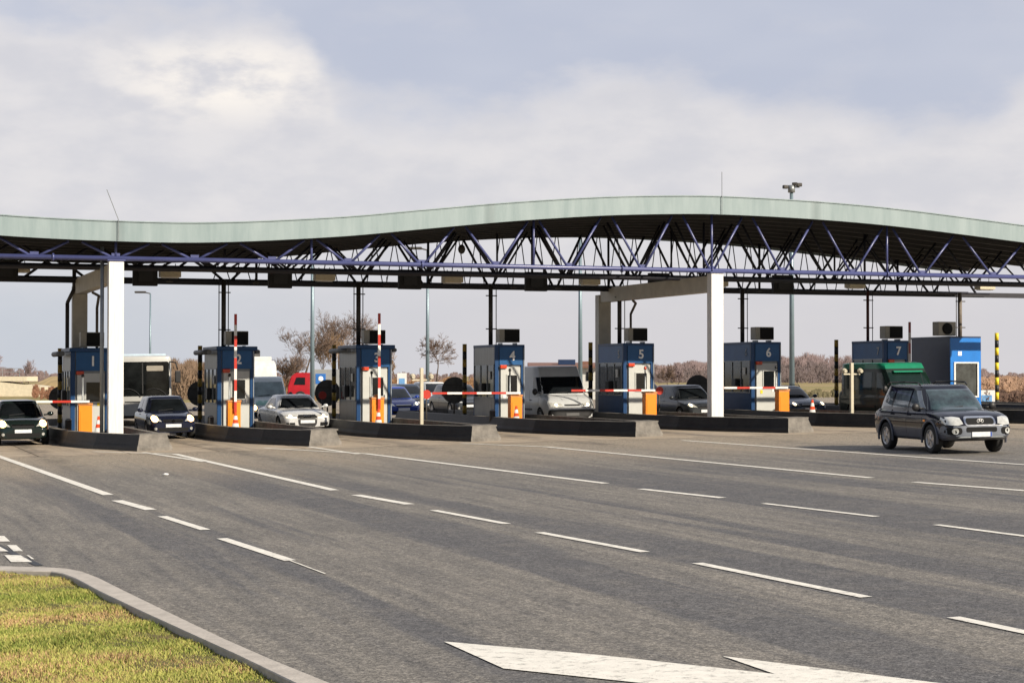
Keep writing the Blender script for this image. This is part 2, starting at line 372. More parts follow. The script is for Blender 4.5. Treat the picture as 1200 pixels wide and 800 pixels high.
def obj(name, bm, mats, parent=None, loc=None, rz=None, smooth=None, recalc=True):
    if recalc: bmesh.ops.recalc_face_normals(bm, faces=bm.faces)
    me = bpy.data.meshes.new(name); bm.to_mesh(me); bm.free()
    for m in (mats if isinstance(mats, (list, tuple)) else [mats]): me.materials.append(m)
    if smooth:
        for p in me.polygons: p.use_smooth = True
        me.set_sharp_from_angle(angle=radians(smooth))
    o = bpy.data.objects.new(name, me); C.objects.link(o)
    if parent: o.parent = parent
    if loc is not None: o.location = loc
    if rz is not None: o.rotation_euler = (0, 0, rz)
    return o
def tag(o, label=None, cat=None, group=None, kind=None):
    if label: o['label'] = label
    if cat: o['category'] = cat
    if group: o['group'] = group
    if kind: o['kind'] = kind
    return o
def thing(name, label, cat, loc=(0, 0, 0), rz=0, group=None):
    o = bpy.data.objects.new(name, None); C.objects.link(o); o.empty_display_size = .1
    o.location = loc; o.rotation_euler = (0, 0, rz); return tag(o, label, cat, group)
def NB(): return bmesh.new()
def text(name, s, size, m, parent, loc, rot, ext=.006, bold=.0, sx=1):
    cu = bpy.data.curves.new(name, 'FONT'); cu.body = s; cu.size = size; cu.extrude = ext; cu.offset = bold
    cu.align_x = 'CENTER'; cu.align_y = 'CENTER'; t = bpy.data.objects.new(name, cu); C.objects.link(t)
    dg = bpy.context.evaluated_depsgraph_get(); dg.update(); me = bpy.data.meshes.new_from_object(t.evaluated_get(dg))
    bpy.data.objects.remove(t); bpy.data.curves.remove(cu)
    me.materials.clear(); me.materials.append(m); o = bpy.data.objects.new(name, me); C.objects.link(o)
    o.parent = parent; o.location = loc; o.rotation_euler = rot; o.scale = (sx, 1, 1); return o
def copy_tree(o, parent=None):
    c = o.copy(); C.objects.link(c); c.parent = parent
    for ch in list(o.children): copy_tree(ch, c)
    return c

# ------------------------------------------------------------------ ground
Ps = sorted(set([-4000, -2500, -1500, -900, -500, -300, -180, -120, -80, -60] + list(range(-40, 62, 4)) + list(range(62, 140, 8)) + [170, 230, 320, 500, 900, 1500, 2500, 4000]))
Ls = sorted(set([-600, -300, -150, -80, -40] + list(range(-20, 100, 5)) + list(range(100, 200, 5)) + [220, 260, 320, 400, 520, 700, 1000, 1500, 2300, 3500, 5500]))
def sheet(name, Pa, La, off, m, kind='structure'):
    bm = NB(); g = [[bm.verts.new(W(p, l, off)) for p in Pa] for l in La]
    for i in range(len(La)-1):
        for j in range(len(Pa)-1): bm.faces.new((g[i][j], g[i][j+1], g[i+1][j+1], g[i+1][j]))
    return tag(obj(name, bm, m), kind=kind)
sheet('ground', Ps, Ls, -.03, M_['earth'])
RP = [p for p in Ps if -24 <= p <= 62]; RL = [l for l in Ls if -20 <= l <= 150]
sheet('road', RP, RL, 0, M_['asphalt'])
AP = [p for p in Ps if -12 <= p <= 54]; AL = [53.0, 55, 60, 65, 70, 75, 80]
sheet('toll_apron', AP, AL, .004, M_['apron'])

# painted markings (positions measured in the lane frame)
def strip(name, pts, w, h=.009):
    bm = NB(); L_ = []; R_ = []
    for i, p in enumerate(pts):
        a = pts[max(0, i-1)]; b = pts[min(len(pts)-1, i+1)]; d = Vector((b[0]-a[0], b[1]-a[1])).normalized(); n = Vector((-d.y, d.x))
        q = Vector((p[0], p[1]))
        for lst, s in ((L_, 1), (R_, -1)):
            v = q + n*s*w/2; lst.append(bm.verts.new(W(v.x, v.y, h)))
    for i in range(len(pts)-1): bm.faces.new((R_[i], R_[i+1], L_[i+1], L_[i]))
    return tag(obj(name, bm, M_['line']), kind='structure', group='white lane lines painted on the plaza')
def seg(px0, py0, px1, py1, w=.13, n=6):
    if max(py0, py1) < 600: w *= 1.35
    a = PL(G(px0, py0)); b = PL(G(px1, py1))
    strip('lane_line', [(a[0]+(b[0]-a[0])*t/n, a[1]+(b[1]-a[1])*t/n) for t in range(n+1)], w)
for s in [(-60, 514, 127, 580), (137, 586.5, 177, 597.5), (190, 605, 241, 621), (260, 631, 340, 657)]: seg(*s, w=.15)
for s in [(205, 532, 392, 574.5), (417, 580, 480, 591), (508, 598, 594, 614), (632, 624, 756, 647), (817, 660, 1015, 700), (1117, 723.5, 1420, 787)]: seg(*s, w=.14)
for s in [(428, 531.5, 710, 566.5), (751, 573, 847, 583.5), (895, 590, 1027, 605.5), (1097, 615, 1330, 645)]: seg(*s, w=.13)
for s in [(640, 523.5, 1021, 560), (1071, 565, 1240, 578)]: seg(*s, w=.13)
for s in [(800, 516, 1250, 548)]: seg(*s, w=.13)
for s in [(110, 529, 205, 532), (310, 525, 428, 531.5), (540, 519.5, 640, 523.5)]: seg(*s, w=.12)
for s in [(168, 530, 240, 541), (362, 523.5, 420, 532)]: seg(*s, w=.12)
seg(340, 657, 381, 672.5, w=.025)
bm = NB()
ar = [(520, 751), (700, 766.5), (908, 789), (847, 768), (1100, 799.5), (1330, 827), (1180, 868), (1085, 835), (985, 824), (590, 782.5)]
bm.faces.new([bm.verts.new(G(*p, .009)) for p in ar][::-1]); tag(obj('arrow_marking', bm, M_['line']), kind='structure')
for q in [[(-14, 627), (5, 627.5), (12, 634), (-14, 634)], [(-14, 639), (-2, 639), (10, 645.5), (-14, 645.5)], [(8, 638.2), (19, 638.2), (27, 645.3), (16, 645.3)], [(5, 650), (24, 650), (38, 658), (13, 658)], [(31, 650), (34, 650), (40, 654.5), (37, 654.5)]]:
    bm = NB(); bm.faces.new([bm.verts.new(G(*p, .009)) for p in q][::-1]); tag(obj('block_marking', bm, M_['line']), kind='structure')
bm = NB()                                            # dark repaired seam beside the block markings
a = [G(-10, 635, .006), G(20, 650, .006), G(46, 662, .006)]
strip('sealed_seam', [PL(p) for p in a], .10, .006).data.materials[0] = M_['black']
bm.free()

# verge with kerb in the foreground
kerb_out = [G(*p, .12) for p in [(-260, 655), (0, 662.7), (56, 664), (79, 665.4), (99, 669.5), (118, 677), (150, 693), (202.5, 718.6), (262.5, 747.5), (319, 772), (390, 800), (520, 855), (700, 931)]]
kerb_in = [G(*p, .12) for p in [(-262, 659.5), (-2, 667.3), (40, 668.3), (60, 669), (72, 671), (88, 677), (116, 692), (166, 715.6), (222, 741), (277, 766), (345, 799), (468, 861), (640, 950)]]
bm = NB(); KO = [Vector((v.x, v.y, 0)) for v in kerb_out]; KI = [Vector((v.x, v.y, 0)) for v in kerb_in]
rows = []
def kz(v, h): p, l = PL(v); return gz(p, l)+h
for o_, i_ in zip(KO, KI):
    d = (i_-o_).normalized()
    rows.append([bm.verts.new((o_.x, o_.y, kz(o_, -.02))), bm.verts.new((o_.x, o_.y, kz(o_, .105))), bm.verts.new((o_.x+d.x*.02, o_.y+d.y*.02, kz(o_, .12))),
                 bm.verts.new((i_.x-d.x*.01, i_.y-d.y*.01, kz(i_, .12))), bm.verts.new((i_.x, i_.y, kz(i_, .11))), bm.verts.new((i_.x, i_.y, kz(i_, -.02)))])
for a, b in zip(rows, rows[1:]):
    for k in range(5): bm.faces.new((a[k], b[k], b[k+1], a[k+1]))
bm.faces.new(rows[0]); bm.faces.new(rows[-1][::-1])
tag(obj('kerb', bm, M_['kerb']), kind='structure')
vo = KI + [Vector((6, 4, 0)), Vector((6, -14, 0)), Vector((-30, -14, 0)), Vector((-30, 24, 0))]
def inpoly(x, y, poly):
    c = False; j = len(poly)-1
    for i in range(len(poly)):
        a, b = poly[i], poly[j]
        if (a.y > y) != (b.y > y) and x < (b.x-a.x)*(y-a.y)/(b.y-a.y)+a.x: c = not c
        j = i
    return c
bm = NB(); fs = bm.faces.new([bm.verts.new((v.x, v.y, 0)) for v in vo]); bmesh.ops.triangulate(bm, faces=[fs])
for _ in range(4):
    es = [e for e in bm.edges if e.calc_length() > 1.0]
    if es: bmesh.ops.subdivide_edges(bm, edges=es, cuts=1); bmesh.ops.triangulate(bm, faces=bm.faces)
def turf_h(x, y):
    return .075 + .02*sin(x*1.7+y*.6) + .012*sin(x*4.1-y*3.3)
for v in bm.verts: v.co.z = kz(v.co, turf_h(v.co.x, v.co.y))
tag(obj('verge', bm, M_['turf'], smooth=60), kind='structure')

def grass():
    cols = [mat('grass_green', (.20, .245, .04), .8, var=.3, scale=.8), mat('grass_yellow', (.40, .39, .10), .8, var=.25, scale=.8), mat('grass_dry', (.46, .31, .15), .85, var=.25, scale=.8)]
    V = []; Fc = []; Mi = []; rr = random.Random(3); n = 0
    def pn(x, y): return .6*sin(x*1.3+2*sin(y*.9))+1.2*sin(y*1.9+.9*sin(x*.8))+.8*sin(y*5.3+1.5*sin(x*2.3))+.6*sin(x*7.7-y*5.1)
    while n < 130000:
        y = 10.5 + 13*rr.random()**1.15; x = -7.6 + 8.0*rr.random()
        if abs(x/y) > .285 and rr.random() < .8: continue
        if not inpoly(x, y, vo): continue
        s = pn(x, y) + rr.gauss(0, 1.25)
        mi = 2 if s > 1.3 else 1 if s > -1.4 else 0
        if y > 19.5 and rr.random() < .55: mi = 2 if rr.random() < .55 else 1
        h = rr.uniform(.014, .042)*(.8 if mi == 2 else 1); a = rr.random()*2*pi; lean = rr.uniform(.1, 1.1)*h; w = rr.uniform(.004, .009)
        z = kz(Vector((x, y, 0)), turf_h(x, y)) - .005; k = len(V); b = rr.random()*2*pi
        V += [(x-w*cos(b), y-w*sin(b), z), (x+w*cos(b), y+w*sin(b), z), (x+lean*cos(a), y+lean*sin(a), z+h)]
        Fc.append((k, k+1, k+2)); Mi.append(mi); n += 1
    me = bpy.data.meshes.new('grass'); me.from_pydata(V, [], Fc); me.polygons.foreach_set('material_index', Mi)
    for m in cols: me.materials.append(m)
    o = bpy.data.objects.new('grass', me); C.objects.link(o); tag(o, 'short patchy green and straw coloured grass on the verge', 'grass', kind='stuff')
grass()

# ------------------------------------------------------------------ the wavy canopy
P0, L0 = 7.85, 58.9                                  # leftmost front column
tab = [(-14, 7.0), (-9, 6.85), (-3.5, 6.52), (-.2, 6.43), (2.9, 6.46), (7.06, 6.75), (9.9, 7.07), (12.9, 7.40), (15.9, 7.66), (18.1, 7.78), (20.3, 7.84), (23.96, 7.78), (27.4, 7.61), (32.7, 7.17), (38, 6.72), (43, 6.52), (50, 6.8)]
def zb(u):
    for k in range(len(tab)-1):
        if u <= tab[k+1][0] or k == len(tab)-2:
            u0, z0 = tab[k]; u1, z1 = tab[k+1]
            m0 = (tab[k+1][1]-tab[max(0, k-1)][1])/(tab[k+1][0]-tab[max(0, k-1)][0]); k2 = min(len(tab)-1, k+2); m1 = (tab[k2][1]-z0)/(tab[k2][0]-u0)
            h = u1-u0; t = (u-u0)/h
            return (2*t**3-3*t*t+1)*z0+(t**3-2*t*t+t)*h*m0+(-2*t**3+3*t*t)*z1+(t**3-t*t)*h*m1
base = PV*P0 + LV*L0
canopy = thing('toll_canopy', 'long wavy roof with pale green edge on violet trusses over the toll lanes', 'canopy', base, TH)
# canopy-local axes: x across the lanes, y along them (away from the camera), z absolute
UA, UB = -12.0, 37.6; QF, QR = -.5, 11.2
us = [UA + i*.6 for i in range(int((UB-UA)/.6)+1)]
def extr(name, m, prof, q0, q1, sm=None):            # solid swept along the wave: prof(u)->(zlo,zhi)
    bm = NB(); r = []
    for u in us:
        a, b = prof(u); r.append([bm.verts.new((u, q0, a)), bm.verts.new((u, q1, a)), bm.verts.new((u, q1, b)), bm.verts.new((u, q0, b))])
    for a, b in zip(r, r[1:]):
        for k in range(4): bm.faces.new((a[k], a[(k+1) % 4], b[(k+1) % 4], b[k]))
    bm.faces.new(r[0]); bm.faces.new(r[-1][::-1]); return obj(name, bm, m, canopy, smooth=sm)
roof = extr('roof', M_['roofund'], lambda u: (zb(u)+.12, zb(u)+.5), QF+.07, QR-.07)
for q0, q1 in ((QF, QF+.06), (QR-.06, QR)): extr('fascia', M_['copper'], lambda u: (zb(u), zb(u)+.60), q0, q1, 40)
extr('fascia_coping', M_['copper'], lambda u: (zb(u)+.603, zb(u)+.635), QF-.03, QF+.12, 40)
for q in [0.7+1.3*i for i in range(8)]:               # purlins under the deck
    bm = NB()
    for a, b in zip(us[:-1:1], us[1::1]):
        za, zc = zb(a), zb(b); vs = [bm.verts.new(c) for c in [(a, q-.06, za-.06), (b, q-.06, zc-.06), (b, q+.06, zc-.06), (a, q+.06, za-.06), (a, q-.06, za+.13), (b, q-.06, zc+.13), (b, q+.06, zc+.13), (a, q+.06, za+.13)]]
        for f in [(0, 1, 2, 3), (0, 1, 5, 4), (3, 2, 6, 7)]: bm.faces.new([vs[i] for i in f])
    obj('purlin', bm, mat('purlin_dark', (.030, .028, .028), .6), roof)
CH = 5.93
nodes = [-10.2, -7.5, -4.95, -2.46, 0, 2.45, 4.92, 7.42, 9.9, 12.49, 15.09, 17.76, 20.37, 23.11, 25.9, 28.76, 31.75, 34.6, 36.9]
def truss(q, m, rc, rd, shift=0, ch=CH, parts=True, posts=(), box_=False):
    t = NB(); UB = 37.6 + (4.5 if q > 2 else 0)
    if box_: box(t, ((UA+UB)/2, q, ch), (UB-UA, .14, .2))
    else: tube(t, (UA, q, ch), (UB, q, ch), rc, n=12)
    c = obj('truss', t, m, canopy)
    ns = [n+shift for n in nodes if n+shift < 37.6]
    b_all = NB()
    for a, b in zip(ns, ns[1:]):
        h = b-a; mid = (a+b)/2
        for s, (x0, x1) in ((1, (a+.06, mid-.20)), (-1, (b-.06, mid+.20))):
            bb = NB() if parts else b_all
            tube(bb, (x0, q, ch), (x1, q, zb(x1)-.02), rd, n=8)
            if parts: obj('strut', bb, m, c)
    for x in posts:
        bb = NB() if parts else b_all
        tube(bb, (x+shift, q, ch), (x+shift, q, zb(x+shift)+.1), rd, n=8)
        if parts: obj('strut', bb, m, c)
    if not parts: obj('strut', b_all, m, c)
    else: b_all.free()
    return c
tr = truss(0, M_['truss'], .078, .042, posts=(0, 6.2, 13.8, 20.37, 27.3, 36.0, -6.2))
for x in (-1.9, 17.0, 20.37, 9.9, 27.3, 34.6):        # splice flanges and node plates of the front chord
    bb = NB(); tube(bb, (x-.03, 0, CH), (x+.03, 0, CH), .12, n=12); obj('splice_flange', bb, M_['truss'], tr)
for x in nodes:
    bb = NB(); box(bb, (x, 0, CH+.10), (.26, .03, .12)); obj('node_plate', bb, M_['truss'], tr)
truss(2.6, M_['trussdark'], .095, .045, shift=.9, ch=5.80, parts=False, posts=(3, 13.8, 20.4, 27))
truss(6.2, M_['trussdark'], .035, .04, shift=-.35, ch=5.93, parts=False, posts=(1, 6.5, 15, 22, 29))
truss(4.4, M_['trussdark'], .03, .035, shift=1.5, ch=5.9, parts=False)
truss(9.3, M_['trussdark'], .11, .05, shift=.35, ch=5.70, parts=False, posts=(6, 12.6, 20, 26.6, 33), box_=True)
bb = NB()                                            # fine latticed gantry far under the roof
x = 5.0
while x < 36.5:
    tube(bb, (x, 10.6, 5.85), (x+.28, 10.6, zb(x)+.12), .022, n=5); tube(bb, (x+.62, 10.6, 5.85), (x+.34, 10.6, zb(x)+.12), .022, n=5); x += .78 if int(x) % 3 else 1.0
tube(bb, (UA, 10.6, 5.84), (UB, 10.6, 5.84), .06, n=8); obj('rear_lattice', bb, M_['trussdark'], canopy)
bb = NB()                                            # cable trays and pipes slung below
for q, z, r in ((2.85, 5.80, .05), (9.0, 5.74, .04)): tube(bb, (UA, q, z), (UB, q, z), r, n=8)
obj('cable_tray', bb, M_['trussdark'], canopy)
# portals: front and rear columns with a sloping-ended beam between
for u, qb in ((0, 9.8), (20.5, 10.3)):
    g = W(P0+u, L0).z
    bb = NB(); box(bb, (u, 0, (g+5.84)/2), (.46, .36, 5.84-g), bev=.012); c = obj('column', bb, M_['white'], canopy)
    bb = NB(); box(bb, (u, 0, 5.865), (.55, .44, .045)); box(bb, (u, 0, 5.815), (.30, .26, .05)); obj('bearing_plate', bb, M_['truss'], c)
    bb = NB(); box(bb, (u, 0, g+.24), (.60, .5, .06)); obj('foot_plate', bb, M_['steel'], c)
    bb = NB(); box(bb, (u+.03, qb, (g+5.5)/2), (.52, .4, 5.5-g), bev=.012); obj('column', bb, M_['beam'], canopy)
    bb = NB(); box(bb, (u, qb/2, 5.48), (.34, qb-.37, .56), bev=.01); obj('portal_beam', bb, M_['beam'], canopy)
    bb = NB(); path(bb, [(u+.5, 8.6, g+3), (u+.5, 8.6, 4.7), (u+.5, 8.1, 5.1), (u+.25, 7.8, 5.2)], .05); obj('downpipe', bb, M_['masttan'], canopy)
bb = NB(); path(bb, [(-.42, 9.6, .3), (-.42, 9.6, 4.9), (-.2, 9.45, 5.4), (-.2, 9.45, 6.2)], .07); obj('downpipe', bb, M_['mastdark'], canopy)
bb = NB(); tube(bb, (-.38, .25, .5), (-.38, .25, 6.3), .06); obj('downpipe', bb, M_['steel'], canopy)
bb = NB(); path(bb, [(.0, QF-.05, 6.45), (-.0, QF-.05, 7.1), (-.35, QF-.05, 8.0)], .012, n=5); obj('lightning_rod', bb, M_['steel'], canopy)
bb = NB(); path(bb, [(20.5, QF-.05, 7.84), (20.5, QF-.05, 9.3)], .012, n=5); obj('lightning_rod', bb, M_['steel'], canopy)

# things hung under the canopy
names = ['one', 'two', 'three', 'four', 'five', 'six', 'seven', 'eight']
def onQ(px, py, q):
    v = onL(px, py, L0+q); p, l = PL(v); return Vector((v.x, v.y, v.z))
lam_lab = ['left of booth 1', 'between booths 1 and 2', 'between booths 2 and 3', 'between booths 3 and 4', 'between booths 4 and 5', 'next to the right-hand white column', 'above the green van', 'above the bright blue booth']
for i, (px, py) in enumerate([(22, 314), (199, 320.5), (380, 324.5), (530, 327), (691, 329.5), (841, 331.5), (1002, 333.5), (1154, 335.5)]):
    v = onQ(px, py, 8.1)
    t = thing('canopy_lamp', 'beige box lamp under the canopy ' + lam_lab[i], 'lamp', v, TH, 'box lamps under the canopy')
    b = NB(); box(b, (0, 0, 0), (.74, .45, .27), bev=.02); obj('housing', b, M_['beige'], t)
    b = NB(); box(b, (0, 0, -.15), (.6, .34, .03)); obj('diffuser', b, M_['armwhite'], t)
    b = NB(); tube(b, (-.2, 0, .13), (-.2, 0, .35), .015); tube(b, (.2, 0, .13), (.2, 0, .35), .015); obj('hanger', b, M_['mastdark'], t)
sig_lab = ['at the left edge', 'between booths 1 and 2', 'between booths 2 and 3', 'between booths 3 and 4', 'between booths 4 and 5', 'between booths 5 and 6', 'between booths 6 and 7']
for i, (px, py) in enumerate([(6, 317), (170, 323), (328, 326), (480, 327.5), (628, 330), (772, 331), (917, 333)]):
    v = onQ(px, py, 7.5)
    t = thing('lane_signal', 'black lane signal box seen from behind, hung under the canopy ' + sig_lab[i], 'signal', v, TH, 'lane signal boxes under the canopy')
    b = NB(); box(b, (0, 0, 0), (.86, .22, .72), bev=.02); obj('housing', b, M_['box'], t)
    b = NB(); box(b, (0, -.13, .0), (.5, .03, .4)); obj('rear_hatch', b, M_['blackp'], t)
    b = NB(); tube(b, (-.3, 0, .36), (-.3, 0, .6), .02); tube(b, (.3, 0, .36), (.3, 0, .6), .02); obj('hanger', b, M_['mastdark'], t)
cam_lab = ['left of booth 2', 'left of booth 3', 'right of booth 3', 'right of booth 4', 'left of booth 6', 'right of booth 4, farther along']
for i, (px, py) in enumerate([(199, 330), (300, 331.5), (453, 335), (602, 337), (654, 338), (890, 341)]):
    v = onQ(px, py, 8.5)
    t = thing('ceiling_sensor', 'small dark sensor on a thin rod below the canopy, ' + ['between booths 1 and 2', 'between booths 2 and 3', 'between booths 3 and 4', 'directly above booth 4', 'between booths 4 and 5', 'above booth 6'][i], 'sensor', v, TH, 'sensors on rods under the canopy')
    b = NB(); tube(b, (0, 0, 0), (0, 0, .35), .012, n=6); obj('rod', b, M_['mastdark'], t); b = NB(); box(b, (0, 0, 0), (.22, .1, .05)); obj('head', b, M_['mastdark'], t)
v = onQ(541, 292, 7)
t = thing('hanging_floodlight', 'small dark floodlight hanging inside the canopy trusses above booth 4', 'floodlight', v, TH)
b = NB(); ball(b, (0, 0, 0), .14, s=(1, 1, 1.3)); obj('lamp_head', b, M_['mastdark'], t); b = NB(); tube(b, (.03, 0, .1), (.06, 0, .5), .02, n=6); obj('hanger', b, M_['mastdark'], t)

# ------------------------------------------------------------------ traffic islands
BP = [7.9, 12.95, 18.0, 23.2, 28.4, 33.8, 39.6, 45.2]           # booths across the lanes
BOOTH_L = 65.7
out = [(.5, 0), (.52, 22), (-2.15, 22), (-2.2, 8), (-2.05, 5.2), (-1.5, 2.4), (-.57, -.25)]
OUT = [Vector(p) for p in out]
def offset_poly(pts, d):
    n = len(pts); res = []
    for i in range(n):
        a, b, c = pts[i-1], pts[i], pts[(i+1) % n]
        n1 = Vector(((b-a).y, -(b-a).x)).normalized(); n2 = Vector(((c-b).y, -(c-b).x)).normalized()
        m = (n1+n2).normalized(); res.append(b - m*(d/max(.5, m.dot(n1))))
    return res
isl_lab = ['one', 'two']
for i, bp in enumerate(BP):
    tp = bp + .55 + (.25 if i >= 3 else 0); tl = 54.7 - (.35 if i >= 4 else 0)
    o = W(tp, tl); 
    t = thing('traffic_island', 'low concrete walled traffic island with pale nose, ' + ('carrying toll booth %d' % (i+1) if i < 7 else 'carrying the bright blue booth'), 'traffic island', o, TH, 'traffic islands between the toll lanes')
    lo = OUT; mid = offset_poly(OUT, .07); hi = offset_poly(OUT, .16); inn = offset_poly(OUT, .36)
    def Z(h): return lambda p: W(tp+p[0], tl+p[1]).z - o.z + h
    bm = NB(); n = len(lo)
    rings = [[bm.verts.new((p.x, p.y, Z(h)(p))) for p in ring] for ring, h in ((lo, -.03), (offset_poly(OUT, .015), .10), (mid, .2), (hi, .47), (inn, .475), (inn, .15))]
    for k in range(len(rings)-1):
        for j in range(n):
            if j == 1: pass
            f = bm.faces.new((rings[k][j], rings[k][(j+1) % n], rings[k+1][(j+1) % n], rings[k+1][j]))
            f.material_index = 0 if (j != n-1 and k < 3) else 1
            if k >= 3 and j != n-1: f.material_index = 1
            if j == 1: f.material_index = 1
    # split faces finely for a less perfect edge is left to bump mapping
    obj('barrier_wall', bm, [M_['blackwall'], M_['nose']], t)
    bm = NB(); q = offset_poly(OUT, .30); prism(bm, [(p.x, p.y) for p in q], Z(0), Z(.2), 0); obj('deck', bm, M_['deck'], t)
    bm = NB(); pts = [(-.48, -.10), (.42, .13), (.42, .9), (-.62, .6)]
    obj('nose_cap', (lambda b: (prism(b, [(p[0]+.02, p[1]+.12) for p in pts], Z(.44), Z(.49)), b)[1])(bm), M_['nose'], t)

# ------------------------------------------------------------------ toll booths
def booth(i, w=1.25, length=2.5, h=2.83, roofed=False, bluepanel=False):
    bp = BP[i]; o = W(bp, BOOTH_L, .2)
    lab = 'blue and white toll booth with the number %d on its header' % (i+1)
    t = thing('toll_booth', lab, 'toll booth', o, TH, 'numbered toll booths'); hw = w/2
    b = NB(); box(b, (0, length/2, h/2), (w-.06, length-.06, h-.02)); body = obj('wall', b, M_['boothmetal'], t)
    for x in (-hw+.07, hw-.06): b = NB(); box(b, (x, .04, h/2), (.15, .12, h), bev=.01); obj('corner_post', b, M_['navy'], t)
    for x in (-hw+.05, hw-.05): b = NB(); box(b, (x, length-.04, h/2), (.11, .1, h), bev=.01); obj('corner_post', b, M_['navy'], t)
    b = NB(); box(b, (hw-.02, -.03, h*.5), (.03, .03, h*.96)); obj('cable_duct', b, M_['steel'], t)
    for k, (nx, nz, nw, nh) in enumerate([(.30, 1.78, .12, .17), (-.22, .95, .10, .14)][:1+i % 2]):
        b = NB(); box(b, (nx, -.052, nz-.75 if k == 0 else nz), (nw, .008, nh)); obj('sticker', b, M_['yellow'] if (i+k) % 3 == 0 else M_['number'], t)
    b = NB(); box(b, (.04, -.0, h-.36), (w-.26, .07, .66)); hd = obj('header', b, M_['navyhead'], t)
    text('number', str(i+1), .47, M_['number'], t, (.09, -.055, h-.37), (pi/2, 0, 0), .008, .012, .95)
    dw = w-.38
    b = NB(); box(b, (.02, -.015, 1.045), (dw, .06, 2.03), bev=.008); d = obj('door', b, M_['door'], t)
    b = NB(); box(b, (.02+dw*.08, -.05, 1.42), (dw*.5, .02, .66)); obj('door_window', b, M_['glass'], d)
    b = NB(); 
    for s in (-1, 1): box(b, (.02+dw*.08+s*dw*.27, -.053, 1.42), (.035, .03, .73))
    for s in (-1, 1): box(b, (.02+dw*.08, -.053, 1.42+s*.35), (dw*.50, .03, .035))
    obj('window_frame', b, M_['door'], d)
    b = NB(); box(b, (.02+dw*.38, -.07, 1.05), (.03, .05, .16)); obj('door_handle', b, M_['chrome'], d)
    b = NB(); box(b, (-hw+.02, length/2, h-.36), (.05, length-.2, .66)); obj('side_header', b, M_['navyhead'] if bluepanel else M_['boothmetal'], t)
    b = NB(); box(b, (-hw+.02, length/2, .45), (.05, length-.2, .88)); obj('side_panel', b, M_['navy'] if bluepanel else M_['boothmetal'], t)
    for y0, y1 in ((.12, .86), (.90, 1.62), (1.66, length-.12)):
        b = NB(); box(b, (-hw+.015, (y0+y1)/2, 1.53), (.03, y1-y0, 1.2)); win = obj('side_window', b, M_['boothglass'], t)
        b = NB(); 
        for y in (y0-.015, y1+.015): box(b, (-hw-.004, y, 1.53), (.05, .035, 1.26))
        box(b, (-hw-.004, (y0+y1)/2, 2.14), (.048, y1-y0, .035)); box(b, (-hw-.004, (y0+y1)/2, .92), (.048, y1-y0, .035))
        obj('window_frame', b, M_['steel'], win)
        if y0 == .90:
            b = NB(); box(b, (-hw-.10, 1.2, 1.25), (.16, .34, .42), bev=.02); obj('ticket_machine', b, M_['blackp'], t)
    b = NB(); box(b, (-hw-.03, .55, 1.75), (.03, .22, .3)); obj('notice', b, M_['door'], t)
    if bluepanel: text('number', str(i+1), .42, mat('number_grey', (.30, .33, .36), .5), t, (-hw-.012, .42, h-.37), (pi/2, 0, -pi/2), .006, .01, .9)
    b = NB(); 
    if roofed:
        box(b, (.02, length/2-.05, h+.03), (w+.16, length+.2, .14), bev=.02)
        rr_ = obj('roof', b, M_['navy'], t)
        b = NB(); tube(b, (-hw-.3, length+.15, h-.10), (-hw-.3, -.05, h-.10), .09, n=12); tube(b, (hw+.16, length+.15, h-.08), (hw+.16, .1, h-.08), .075, n=12)
        obj('awning_roll', b, mat('awning_grey', (.10, .105, .11), .6), t)
    else:
        box(b, (0, length/2, h+.01), (w+.03, length+.03, .10), bev=.015); rr_ = obj('roof', b, M_['navy'], t)
    b = NB(); box(b, (-hw+.30, -.08, h-.76), (.26, .09, .13), bev=.02); obj('beacon', b, M_['redlamp'], t)
    b = NB(); z = h+.16; box(b, (.12, .55, z+.24), (.80, .46, .5), bev=.02); ac = obj('air_conditioner', b, M_['acbody'], t)
    b = NB(); box(b, (.21, .31, z+.24), (.58, .03, .44)); obj('intake_grille', b, M_['dark'], ac)
    b = NB(); box(b, (-.18, .55, h+.09), (.05, .4, .08)); box(b, (.4, .55, h+.09), (.05, .4, .08)); obj('bracket', b, M_['steel'], ac)
    return t
booth(0, 1.30, roofed=True); booth(1, 1.30, roofed=True); booth(2, 1.30, roofed=True); booth(3, 1.15); booth(4, 1.26, bluepanel=True); booth(5, 1.28, bluepanel=True); booth(6, 1.12, bluepanel=True)
